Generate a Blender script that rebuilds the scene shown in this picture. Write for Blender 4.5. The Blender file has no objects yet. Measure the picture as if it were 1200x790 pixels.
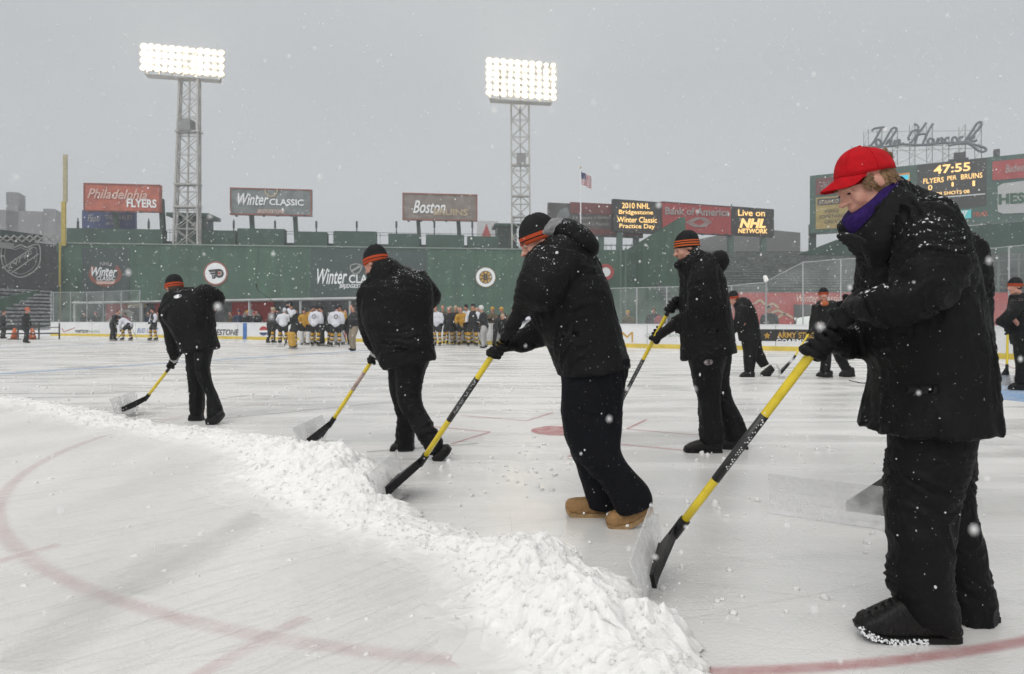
import bpy, bmesh, math, random
import numpy as np
from mathutils import Vector, Matrix
random.seed(7)
rng = np.random.default_rng(11)
SC = bpy.context.scene
COL = SC.collection
R = math.radians

# ---------------------------------------------------------------- camera, sky, sun, exposure
F, CH, HY = 760.0, 1.18, 374.0           # focal length in photo pixels, eye height (m), horizon row
cd = bpy.data.cameras.new("camera")
cam = bpy.data.objects.new("camera", cd); COL.objects.link(cam)
cam.location = (0, 0, CH); cam.rotation_euler = (R(90), 0, 0)
cd.sensor_width = 36.0; cd.lens = F / 1200 * 36
cd.shift_y = (HY - 395) / 1200
cd.clip_start = 0.05; cd.clip_end = 3000
cd.dof.use_dof = True; cd.dof.focus_distance = 3.6; cd.dof.aperture_fstop = 5.0
SC.camera = cam

world = bpy.data.worlds.new("World"); SC.world = world; world.use_nodes = True
wn, wl = world.node_tree.nodes, world.node_tree.links
wn.clear()
wout = wn.new("ShaderNodeOutputWorld")
sky = wn.new("ShaderNodeTexSky"); sky.sky_type = 'NISHITA'; sky.sun_disc = False
SUN_EL, SUN_AZ = 48, 200                     # behind the camera, lost in cloud
sky.sun_elevation = R(SUN_EL); sky.sun_rotation = R(SUN_AZ); sky.dust_density = 6; sky.air_density = 1
hs = wn.new("ShaderNodeHueSaturation"); hs.inputs['Saturation'].default_value = 0.12
bg1 = wn.new("ShaderNodeBackground"); bg1.inputs['Strength'].default_value = 0.05
wl.new(sky.outputs[0], hs.inputs['Color']); wl.new(hs.outputs[0], bg1.inputs['Color'])
tc = wn.new("ShaderNodeTexCoord"); sep = wn.new("ShaderNodeSeparateXYZ")
wl.new(tc.outputs['Generated'], sep.inputs[0])
ramp = wn.new("ShaderNodeValToRGB")
cr = ramp.color_ramp
cr.elements[0].position = 0.0; cr.elements[0].color = (.385, .405, .42, 1)
cr.elements[1].position = 1.0; cr.elements[1].color = (.80, .80, .79, 1)
for p, c in ((.10, (.388, .408, .424)), (.34, (.365, .388, .402)), (.55, (.46, .47, .475))):
    e = cr.elements.new(p); e.color = (*c, 1)
wl.new(sep.outputs['Z'], ramp.inputs['Fac'])
cn = wn.new("ShaderNodeTexNoise"); cn.inputs['Scale'].default_value = 1.6; cn.inputs['Detail'].default_value = 5
wl.new(tc.outputs['Generated'], cn.inputs['Vector'])
cm = wn.new("ShaderNodeMapRange"); cm.inputs['To Min'].default_value = .94; cm.inputs['To Max'].default_value = 1.06
wl.new(cn.outputs[0], cm.inputs['Value'])
mulc = wn.new("ShaderNodeVectorMath"); mulc.operation = 'SCALE'
wl.new(ramp.outputs[0], mulc.inputs[0]); wl.new(cm.outputs[0], mulc.inputs['Scale'])
bg2 = wn.new("ShaderNodeBackground"); bg2.inputs['Strength'].default_value = 1.0
wl.new(mulc.outputs[0], bg2.inputs['Color'])
add = wn.new("ShaderNodeAddShader")
wl.new(bg1.outputs[0], add.inputs[0]); wl.new(bg2.outputs[0], add.inputs[1]); wl.new(add.outputs[0], wout.inputs['Surface'])

sl = bpy.data.lights.new("sun", 'SUN'); sl.energy = 0.62; sl.angle = R(50); sl.color = (1, .955, .89)
sun = bpy.data.objects.new("sun", sl); COL.objects.link(sun)
_d = Vector((math.sin(R(SUN_AZ)) * math.cos(R(SUN_EL)), math.cos(R(SUN_AZ)) * math.cos(R(SUN_EL)), math.sin(R(SUN_EL))))
sun.rotation_euler = _d.to_track_quat('Z', 'Y').to_euler()
sun.location = (0, 0, 60)

SC.view_settings.view_transform = 'Standard'
SC.view_settings.look = 'None'
SC.view_settings.exposure = 0.0
SC.view_settings.gamma = 1.0
SC.view_settings.use_curve_mapping = False
SC.render.engine = 'CYCLES'
SC.cycles.use_denoising = True
SC.cycles.max_bounces = 8
SC.cycles.transparent_max_bounces = 24
SC.cycles.volume_bounces = 1

# ---------------------------------------------------------------- helpers
def W(px, py, Y):
    """Photo pixel at forward distance Y -> world point."""
    return Vector(((px - 600) / F * Y, Y, CH - (py - HY) / F * Y))
def gY(py): return CH * F / (py - HY)
def G(px, py, z=0.0):
    Y = (CH - z) * F / (py - HY)
    return Vector(((px - 600) / F * Y, Y, z))

def tag(o, label=None, cat=None, group=None, kind=None):
    if label: o["label"] = label
    if cat: o["category"] = cat
    if group: o["group"] = group
    if kind: o["kind"] = kind
    return o
def empty(name, loc=(0, 0, 0)):
    o = bpy.data.objects.new(name, None); COL.objects.link(o); o.location = loc
    o.empty_display_size = .1
    return o
def wm(o):
    return (wm(o.parent) @ o.matrix_parent_inverse @ o.matrix_basis) if o.parent is not None else o.matrix_basis.copy()
def adopt(o, parent):
    o.parent = parent; o.matrix_parent_inverse = wm(parent).inverted()
def link(name, me, m=None, parent=None):
    o = bpy.data.objects.new(name, me); COL.objects.link(o)
    if m is not None:
        me.materials.clear()
        for mm in (m if isinstance(m, (list, tuple)) else [m]): me.materials.append(mm)
    if parent is not None: adopt(o, parent)
    return o
def copy_tree(o, loc=None, rz=None, parent=None):
    c = o.copy(); COL.objects.link(c)
    if parent is not None: c.parent = parent
    for ch in list(o.children): copy_tree(ch, parent=c)
    if loc is not None: c.location = loc
    if rz is not None: c.rotation_euler = (0, 0, rz)
    return c

class MB:
    def __init__(s): s.v, s.f, s.m = [], [], []
    def add(s, vs, fs, mi=0):
        b = len(s.v); s.v += [tuple(v) for v in vs]
        s.f += [tuple(b + i for i in f) for f in fs]; s.m += [mi] * len(fs)
    def box8(s, p, mi=0):
        s.add(p, [(3, 2, 1, 0), (4, 5, 6, 7), (0, 1, 5, 4), (1, 2, 6, 5), (2, 3, 7, 6), (3, 0, 4, 7)], mi)
    def box(s, c, h, mi=0, rz=0.0):
        M = Matrix.Rotation(rz, 3, 'Z'); c = Vector(c)
        q = [c + M @ Vector((sx * h[0], sy * h[1], sz * h[2])) for sz in (-1, 1) for sx, sy in ((-1, -1), (1, -1), (1, 1), (-1, 1))]
        s.box8(q, mi)
    def bar(s, a, b, w, d=None, mi=0):
        """square bar a->b"""
        a, b = Vector(a), Vector(b); t = (b - a).normalized(); d = d or w
        n = t.cross(Vector((0, 0, 1)));  n = n.normalized() if n.length > .05 else Vector((1, 0, 0))
        k = t.cross(n).normalized()
        q = [p + n * sx * w / 2 + k * sy * d / 2 for p in (a, b) for sx, sy in ((-1, -1), (1, -1), (1, 1), (-1, 1))]
        s.box8(q, mi)
    def tube(s, pts, r, n=10, mi=0, cap=True):
        pts = [Vector(p) for p in pts]; rs = r if isinstance(r, (list, tuple)) else [r] * len(pts)
        rings = []; up = None
        for i, p in enumerate(pts):
            t = (pts[min(i + 1, len(pts) - 1)] - pts[max(i - 1, 0)]).normalized()
            if up is None:
                up = t.cross(Vector((0, 0, 1)));
                if up.length < .1: up = t.cross(Vector((0, 1, 0)))
            up = (up - t * up.dot(t)).normalized(); k = t.cross(up)
            rings.append([p + (up * math.cos(a) + k * math.sin(a)) * rs[i] for a in [2 * math.pi * j / n for j in range(n)]])
        s.rings(rings, mi, cap)
    def rings(s, rings, mi=0, cap=True):
        n = len(rings[0]); vs = [v for r in rings for v in r]; fs = []
        for i in range(len(rings) - 1):
            for j in range(n):
                a, b = i * n + j, i * n + (j + 1) % n
                fs.append((a, b, b + n, a + n))
        if cap:
            fs.append(tuple(reversed(range(n)))); fs.append(tuple((len(rings) - 1) * n + j for j in range(n)))
        s.add(vs, fs, mi)
    def ell(s, c, r, M=None, nu=16, nv=10, mi=0):
        c = Vector(c); M = M or Matrix.Identity(3); rg = []
        for i in range(nv + 1):
            ph = math.pi * (i + .02) / (nv + .04)
            rg.append([c + M @ Vector((r[0] * math.sin(ph) * math.cos(a), r[1] * math.sin(ph) * math.sin(a), r[2] * math.cos(ph)))
                       for a in [2 * math.pi * j / nu for j in range(nu)]])
        s.rings(rg, mi)
    def quad(s, a, b, c, d, mi=0): s.add([a, b, c, d], [(0, 1, 2, 3)], mi)
    def mesh(s, name="mesh", smooth=False):
        me = bpy.data.meshes.new(name); me.from_pydata(s.v, [], s.f)
        me.polygons.foreach_set("material_index", s.m)
        if smooth: me.polygons.foreach_set("use_smooth", [True] * len(s.f))
        me.validate(); me.update()
        bm = bmesh.new(); bm.from_mesh(me); bmesh.ops.recalc_face_normals(bm, faces=bm.faces); bm.to_mesh(me); bm.free()
        return me
    def build(s, name, m, parent=None, smooth=False): return link(name, s.mesh(name, smooth), m, parent)

# ---- numpy noise
def _hash(ix, iy, iz, seed):
    n = (ix * 374761393 + iy * 668265263 + iz * 2147483647 + seed * 1274126177) & 0xffffffff
    n = ((n ^ (n >> 13)) * 1274126177) & 0xffffffff
    n = ((n ^ (n >> 16)) * 2246822519) & 0xffffffff
    return ((n ^ (n >> 15)) & 0xffff) / 65535.0
def vnoise(P, seed=0):
    P = np.asarray(P, dtype=np.float64); i = np.floor(P).astype(np.int64); f = P - i; u = f * f * f * (f * (f * 6 - 15) + 10)
    out = 0
    for dx in (0, 1):
        for dy in (0, 1):
            for dz in (0, 1):
                w = (u[:, 0] if dx else 1 - u[:, 0]) * (u[:, 1] if dy else 1 - u[:, 1]) * (u[:, 2] if dz else 1 - u[:, 2])
                out = out + w * _hash(i[:, 0] + dx, i[:, 1] + dy, i[:, 2] + dz, seed)
    return out
def fbm(P, octs=4, seed=0, gain=.5):
    a, s, t = 1.0, 0.0, 0.0
    for k in range(octs):
        s = s + a * vnoise(P * 2 ** k, seed + k); t += a; a *= gain
    return s / t

def evaluated(me, mods):
    """Apply modifiers to a mesh without operators."""
    o = bpy.data.objects.new("tmp", me); COL.objects.link(o)
    for ty, kw in mods:
        md = o.modifiers.new(ty, ty)
        for k, v in kw.items(): setattr(md, k, v)
    dg = bpy.context.evaluated_depsgraph_get(); dg.update()
    out = bpy.data.meshes.new_from_object(o.evaluated_get(dg))
    bpy.data.objects.remove(o); return out
def fuse(mb, voxel, smooth=5, fac=.5):
    me = evaluated(mb.mesh(), [('REMESH', dict(mode='VOXEL', voxel_size=voxel)), ('SMOOTH', dict(factor=fac, iterations=smooth))])
    me.polygons.foreach_set("use_smooth", [True] * len(me.polygons))
    return me
def wrinkle(me, amp, scale=(9, 9, 22), seed=0, fine=.2):
    n = len(me.vertices)
    if not n: return
    co = np.empty(n * 3); me.vertices.foreach_get("co", co); co = co.reshape(-1, 3)
    no = np.empty(n * 3); me.vertices.foreach_get("normal", no); no = no.reshape(-1, 3)
    warp = np.stack([vnoise(co * 5, seed + 20 + k) - .5 for k in range(3)], 1) * .12
    q = (co + warp)
    # folds run along a slant that drifts over the cloth
    a = (vnoise(co * 2.5, seed + 5) - .5) * 2.4
    qx, qz = q[:, 0] * np.cos(a) - q[:, 2] * np.sin(a), q[:, 0] * np.sin(a) + q[:, 2] * np.cos(a)
    q = np.stack([qx * scale[0], q[:, 1] * scale[1], qz * scale[2]], 1)
    r = 1 - np.abs(2 * vnoise(q, seed) - 1)
    r2 = 1 - np.abs(2 * vnoise(q * 2.3, seed + 9) - 1)
    mask = np.clip(vnoise(co * 4, seed + 3) * 1.8 - .3, 0, 1)
    d = (r ** 1.5 * mask + fine * r2 * mask - .35) * amp + (vnoise(co * 6, seed + 13) - .5) * amp * 1.2
    co = co + no * d[:, None]
    me.vertices.foreach_set("co", co.ravel()); me.update()

def catmull(rows, sub):
    rows = np.asarray(rows, dtype=float); n = len(rows); out = []
    for i in range(n - 1):
        p0, p1, p2, p3 = rows[max(i - 1, 0)], rows[i], rows[i + 1], rows[min(i + 2, n - 1)]
        for k in range(sub):
            t = k / sub
            out.append(.5 * ((2 * p1) + (-p0 + p2) * t + (2 * p0 - 5 * p1 + 4 * p2 - p3) * t * t + (-p0 + 3 * p1 - 3 * p2 + p3) * t ** 3))
    out.append(rows[-1]); return out
def ring_frame(r):
    xl, yl, xr, yr, Y, th = r[:6]
    A, B = W(xl, yl, Y), W(xr, yr, Y); c = (A + B) / 2; a = (B - A) / 2; w = a.length
    if w > 1e-6:
        ah = a / w; s = (c.x * ah.x + (c.z - CH) * ah.z) / Y
        a = ah * math.sqrt(max(w * w - (s * th) ** 2, (.45 * w) ** 2))
    return c, a, th
def loft(mb, rings, sub=4, n=24, p=2.3, scale=1.0, mi=0):
    """rings: (xl,yl, xr,yr, Y, half depth): silhouette edge points traced in the photo, real distance and thickness."""
    rg = []
    for r in catmull(rings, sub):
        c, a, th = ring_frame(r); ring = []
        for j in range(n):
            an = 2 * math.pi * j / n; ca, sa = math.cos(an), math.sin(an)
            ring.append(c + a * scale * math.copysign(abs(ca) ** (2 / p), ca) + Vector((0, th * scale * math.copysign(abs(sa) ** (2 / p), sa), 0)))
        rg.append(ring)
    mb.rings(rg, mi)
def core(mb, rings, k=.5):
    pts, rs = [], []
    for r in catmull(rings, 2):
        c, a, th = ring_frame(r); pts.append(c); rs.append(max(.02, k * min(a.length, th)))
    mb.tube(pts, rs, 10)

from mathutils.bvhtree import BVHTree
def stick_on(name, target, outline, m, root, lift=.002):
    """A thin sewn-on patch lying on the garment `target`, its outline given in photo pixels."""
    me = target.data; bvh = BVHTree.FromPolygons([v.co[:] for v in me.vertices], [p.vertices[:] for p in me.polygons])
    cx = sum(p[0] for p in outline) / len(outline); cy = sum(p[1] for p in outline) / len(outline); mb = MB(); n = len(outline); rows = []
    for k in (0.02, .25, .5, .75, 1.0):
        row = []
        for x, y in outline:
            o = Vector((0, 0, CH)); d = (W(cx + (x - cx) * k, cy + (y - cy) * k, 1.0) - o).normalized(); hit = bvh.ray_cast(o, d)
            row.append((hit[0] + hit[1] * lift) if hit[0] is not None else None)
        rows.append(row)
    if any(p is None for r in rows for p in r): return None
    lo = [[p - (p - Vector((0, 0, CH))).normalized() * -.003 for p in r] for r in rows]
    mb.rings(rows, cap=True); mb.rings([rows[-1], lo[-1]], cap=False)
    return link(name, mb.mesh(name, True), m, root)
def oval(cx, cy, a, b, rot=0, n=18):
    return [(cx + a * math.cos(t) * math.cos(R(rot)) - b * math.sin(t) * math.sin(R(rot)), cy + a * math.cos(t) * math.sin(R(rot)) + b * math.sin(t) * math.cos(R(rot))) for t in [2 * math.pi * k / n for k in range(n)]]
def part_of(root, stem): return [c for c in root.children if c.name.split('.')[0] == stem][0]

# ---------------------------------------------------------------- materials
MATS = {}
def new_mat(name):
    m = bpy.data.materials.new(name); m.use_nodes = True
    nt = m.node_tree; b = nt.nodes["Principled BSDF"]; return m, nt, b
def mat(name, col, rough=.6, var=.15, scale=8.0, bump=0.0, bscale=40.0, metal=0.0, emit=0.0, col2=None, coat=0.0, spec=.5, stretch=(1, 1, 1)):
    if name in MATS: return MATS[name]
    m, nt, b = new_mat(name); N, L = nt.nodes, nt.links
    tcn = N.new("ShaderNodeTexCoord"); mp = N.new("ShaderNodeMapping"); mp.inputs['Scale'].default_value = stretch
    L.new(tcn.outputs['Object'], mp.inputs[0])
    nz = N.new("ShaderNodeTexNoise"); nz.inputs['Scale'].default_value = scale; nz.inputs['Detail'].default_value = 6
    L.new(mp.outputs[0], nz.inputs['Vector'])
    mix = N.new("ShaderNodeMix"); mix.data_type = 'RGBA'
    c2 = col2 or tuple(max(0, c * (1 - var)) for c in col); c1 = col if col2 else tuple(min(1, c * (1 + var)) for c in col)
    mix.inputs['A'].default_value = (*c1, 1); mix.inputs['B'].default_value = (*c2, 1)
    mr = N.new("ShaderNodeMapRange"); mr.inputs['From Min'].default_value = .3; mr.inputs['From Max'].default_value = .7
    L.new(nz.outputs[0], mr.inputs['Value']); L.new(mr.outputs[0], mix.inputs['Factor']); L.new(mix.outputs['Result'], b.inputs['Base Color'])
    b.inputs['Roughness'].default_value = rough; b.inputs['Metallic'].default_value = metal
    b.inputs['Specular IOR Level'].default_value = spec; b.inputs['Coat Weight'].default_value = coat
    if emit:
        L.new(mix.outputs['Result'], b.inputs['Emission Color']); b.inputs['Emission Strength'].default_value = emit
    if bump:
        n2 = N.new("ShaderNodeTexNoise"); n2.inputs['Scale'].default_value = bscale; n2.inputs['Detail'].default_value = 5
        L.new(mp.outputs[0], n2.inputs['Vector'])
        bp = N.new("ShaderNodeBump"); bp.inputs['Strength'].default_value = bump; bp.inputs['Distance'].default_value = .02
        L.new(n2.outputs[0], bp.inputs['Height']); L.new(bp.outputs[0], b.inputs['Normal'])
    MATS[name] = m; return m

def cloth_mat(name, col, rough=.7, snow=.5, weave=260, snow_lo=.6):
    """Dark winter cloth with a little wet snow settled on the upward-facing folds."""
    if name in MATS: return MATS[name]
    m, nt, b = new_mat(name); N, L = nt.nodes, nt.links
    tcn = N.new("ShaderNodeTexCoord"); geo = N.new("ShaderNodeNewGeometry")
    nz = N.new("ShaderNodeTexNoise"); nz.inputs['Scale'].default_value = 5; nz.inputs['Detail'].default_value = 6
    L.new(tcn.outputs['Object'], nz.inputs['Vector'])
    mix = N.new("ShaderNodeMix"); mix.data_type = 'RGBA'
    mix.inputs['A'].default_value = (*[c * 1.35 for c in col], 1); mix.inputs['B'].default_value = (*[c * .7 for c in col], 1)
    L.new(nz.outputs[0], mix.inputs['Factor'])
    # settled snow
    sp = N.new("ShaderNodeTexNoise"); sp.inputs['Scale'].default_value = 95; sp.inputs['Detail'].default_value = 3
    L.new(tcn.outputs['Object'], sp.inputs['Vector'])
    pt = N.new("ShaderNodeTexNoise"); pt.inputs['Scale'].default_value = 9; pt.inputs['Detail'].default_value = 3
    L.new(tcn.outputs['Object'], pt.inputs['Vector'])
    sx = N.new("ShaderNodeSeparateXYZ"); L.new(geo.outputs['Normal'], sx.inputs[0])
    up = N.new("ShaderNodeMapRange"); up.inputs['From Min'].default_value = .1; up.inputs['From Max'].default_value = .95; up.inputs['To Max'].default_value = .26 * snow
    L.new(sx.outputs['Z'], up.inputs['Value'])
    pm = N.new("ShaderNodeMapRange"); pm.inputs['From Min'].default_value = .4; pm.inputs['From Max'].default_value = .65
    L.new(pt.outputs[0], pm.inputs['Value'])
    mu = N.new("ShaderNodeMath"); mu.operation = 'MULTIPLY'; L.new(up.outputs[0], mu.inputs[0]); L.new(pm.outputs[0], mu.inputs[1])
    ad = N.new("ShaderNodeMath"); ad.operation = 'ADD'; L.new(sp.outputs[0], ad.inputs[0]); L.new(mu.outputs[0], ad.inputs[1])
    th = N.new("ShaderNodeMapRange"); th.inputs['From Min'].default_value = .715; th.inputs['From Max'].default_value = .77
    L.new(ad.outputs[0], th.inputs['Value'])
    m2 = N.new("ShaderNodeMix"); m2.data_type = 'RGBA'; L.new(th.outputs[0], m2.inputs['Factor']); L.new(mix.outputs['Result'], m2.inputs['A'])
    m2.inputs['B'].default_value = (.7, .71, .73, 1)
    L.new(m2.outputs['Result'], b.inputs['Base Color'])
    b.inputs['Roughness'].default_value = rough; b.inputs['Specular IOR Level'].default_value = .12
    b.inputs['Sheen Weight'].default_value = .0; b.inputs['Sheen Roughness'].default_value = .5
    wv = N.new("ShaderNodeTexNoise"); wv.inputs['Scale'].default_value = weave; wv.inputs['Detail'].default_value = 2
    L.new(tcn.outputs['Object'], wv.inputs['Vector'])
    cr_ = N.new("ShaderNodeTexNoise"); cr_.inputs['Scale'].default_value = 22; cr_.inputs['Detail'].default_value = 5; cr_.inputs['Distortion'].default_value = .8
    L.new(tcn.outputs['Object'], cr_.inputs['Vector'])
    bp = N.new("ShaderNodeBump"); bp.inputs['Strength'].default_value = .35; bp.inputs['Distance'].default_value = .004
    b2 = N.new("ShaderNodeBump"); b2.inputs['Strength'].default_value = .45; b2.inputs['Distance'].default_value = .02
    L.new(cr_.outputs[0], b2.inputs['Height']); L.new(wv.outputs[0], bp.inputs['Height']); L.new(b2.outputs[0], bp.inputs['Normal'])
    L.new(bp.outputs[0], b.inputs['Normal'])
    MATS[name] = m; return m

def band_mat(name, base, bands, axis='Z', rough=.8, knit=True):
    """bands: (lo, hi, colour) along a local axis."""
    if name in MATS: return MATS[name]
    m, nt, b = new_mat(name); N, L = nt.nodes, nt.links
    tcn = N.new("ShaderNodeTexCoord"); sx = N.new("ShaderNodeSeparateXYZ"); L.new(tcn.outputs['Object'], sx.inputs[0])
    prev = None
    for lo, hi, c in bands:
        g = N.new("ShaderNodeMath"); g.operation = 'GREATER_THAN'; g.inputs[1].default_value = lo; L.new(sx.outputs[axis], g.inputs[0])
        l_ = N.new("ShaderNodeMath"); l_.operation = 'LESS_THAN'; l_.inputs[1].default_value = hi; L.new(sx.outputs[axis], l_.inputs[0])
        mm = N.new("ShaderNodeMath"); mm.operation = 'MULTIPLY'; L.new(g.outputs[0], mm.inputs[0]); L.new(l_.outputs[0], mm.inputs[1])
        mx = N.new("ShaderNodeMix"); mx.data_type = 'RGBA'; L.new(mm.outputs[0], mx.inputs['Factor'])
        if prev is None: mx.inputs['A'].default_value = (*base, 1)
        else: L.new(prev, mx.inputs['A'])
        mx.inputs['B'].default_value = (*c, 1); prev = mx.outputs['Result']
    L.new(prev, b.inputs['Base Color']); b.inputs['Roughness'].default_value = rough; b.inputs['Specular IOR Level'].default_value = .2
    if knit:
        nz = N.new("ShaderNodeTexNoise"); nz.inputs['Scale'].default_value = 180
        L.new(tcn.outputs['Object'], nz.inputs['Vector'])
        bp = N.new("ShaderNodeBump"); bp.inputs['Strength'].default_value = .6; bp.inputs['Distance'].default_value = .006
        L.new(nz.outputs[0], bp.inputs['Height']); L.new(bp.outputs[0], b.inputs['Normal'])
    MATS[name] = m; return m

M_JACKET = cloth_mat("black_jacket", (.0052, .0052, .0054), .55, .7)
M_TROUSER = cloth_mat("black_trousers", (.0042, .0042, .0046), .55, .25)
M_NAVY = cloth_mat("navy_trousers", (.004, .0044, .0068), .75, .35)
M_GLOVE = cloth_mat("black_glove", (.0085, .0085, .009), .6, .45)
M_GREYGLOVE = mat("grey_glove_band", (.45, .45, .46), .7, .2, 30, .3, 90)
M_SKIN = mat("skin", (.47, .215, .155), .5, .16, 22, .15, 160, col2=(.55, .29, .215))
M_EYE = mat("eye", (.03, .02, .02), .15, .1)
M_HAIR = mat("fair_hair", (.20, .115, .055), .6, .4, 60, .6, 150, stretch=(.4, 1, 1))
M_HAIRD = mat("dark_hair", (.05, .032, .022), .6, .4, 60, .6, 150)
M_REDCAP = mat("red_cap", (.44, .006, .011), .75, .16, 30, .35, 240, spec=.12)
M_PURPLE = mat("purple_fleece", (.032, .015, .105), .9, .3, 40, .6, 120, spec=.1)
M_LINING = mat("grey_fleece", (.24, .24, .245), .95, .25, 50, .8, 90)
M_BLACKBOOT = mat("black_boot_leather", (.007, .0065, .0065), .45, .3, 25, .3, 70, spec=.22)
M_TANBOOT = mat("tan_boot_leather", (.27, .15, .055), .7, .25, 22, .35, 70)
M_TANSOLE = mat("tan_boot_sole", (.30, .19, .085), .7, .25, 30, .5, 60)
M_RUBBER = mat("black_rubber", (.008, .008, .008), .6, .25, 25, .3, 60, spec=.2)
M_SNOWPACK = mat("packed_snow", (.82, .83, .85), .8, .05, 30, .7, 60)
M_YELLOW = mat("yellow_shaft", (.66, .50, .02), .35, .12, 14, .1, 40, coat=.2)
M_BLACKPL = mat("black_plastic", (.007, .007, .0075), .4, .3, 18, .2, 60, spec=.28)
M_BANDLBL = mat("black_label_sleeve", (.018, .018, .018), .4, .2, 20)
M_WHITE = mat("white_paint", (.78, .79, .80), .5, .05, 3)
M_BEANIE = band_mat("beanie_knit", (.010, .010, .011), [(-.004, .020, (.42, .065, .022)), (.027, .046, (.42, .06, .02))])
M_BEANIE2 = band_mat("striped_beanie_knit", (.010, .010, .011), [(.014, .026, (.55, .12, .025)), (.036, .046, (.55, .12, .025)), (.056, .066, (.50, .09, .022))])
# ---------------------------------------------------------------- ground, ice, rink geometry
def line_mat(name, col, strength, scale=6.0):
    """Paint seen through ice and snow: soft edges from the strip's UV, worn away in patches."""
    m, nt, b = new_mat(name); N, L = nt.nodes, nt.links; out = N["Material Output"]
    uv = N.new("ShaderNodeUVMap"); sx = N.new("ShaderNodeSeparateXYZ"); L.new(uv.outputs[0], sx.inputs[0])
    a = N.new("ShaderNodeMath"); a.operation = 'SUBTRACT'; a.inputs[1].default_value = .5; L.new(sx.outputs['Y'], a.inputs[0])
    ab = N.new("ShaderNodeMath"); ab.operation = 'ABSOLUTE'; L.new(a.outputs[0], ab.inputs[0])
    tcn = N.new("ShaderNodeTexCoord"); nz = N.new("ShaderNodeTexNoise"); nz.inputs['Scale'].default_value = scale; nz.inputs['Detail'].default_value = 7; nz.inputs['Roughness'].default_value = .65
    L.new(tcn.outputs['Object'], nz.inputs['Vector'])
    n2 = N.new("ShaderNodeMath"); n2.operation = 'MULTIPLY_ADD'; n2.inputs[1].default_value = .35; n2.inputs[2].default_value = -.17; L.new(nz.outputs[0], n2.inputs[0])
    s = N.new("ShaderNodeMath"); s.operation = 'ADD'; L.new(ab.outputs[0], s.inputs[0]); L.new(n2.outputs[0], s.inputs[1])
    mr = N.new("ShaderNodeMapRange"); mr.interpolation_type = 'SMOOTHSTEP'; mr.inputs['From Min'].default_value = .12; mr.inputs['From Max'].default_value = .46
    mr.inputs['To Min'].default_value = strength; mr.inputs['To Max'].default_value = 0; L.new(s.outputs[0], mr.inputs['Value'])
    m3 = N.new("ShaderNodeMapRange"); m3.inputs['From Min'].default_value = .34; m3.inputs['From Max'].default_value = .66; m3.inputs['To Min'].default_value = .45
    L.new(nz.outputs[0], m3.inputs['Value'])
    mu = N.new("ShaderNodeMath"); mu.operation = 'MULTIPLY'; L.new(mr.outputs[0], mu.inputs[0]); L.new(m3.outputs[0], mu.inputs[1])
    b.inputs['Base Color'].default_value = (*col, 1); b.inputs['Roughness'].default_value = .5
    tr = N.new("ShaderNodeBsdfTransparent"); mx = N.new("ShaderNodeMixShader")
    L.new(mu.outputs[0], mx.inputs[0]); L.new(tr.outputs[0], mx.inputs[1]); L.new(b.outputs[0], mx.inputs[2]); L.new(mx.outputs[0], out.inputs['Surface'])
    return m
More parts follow.
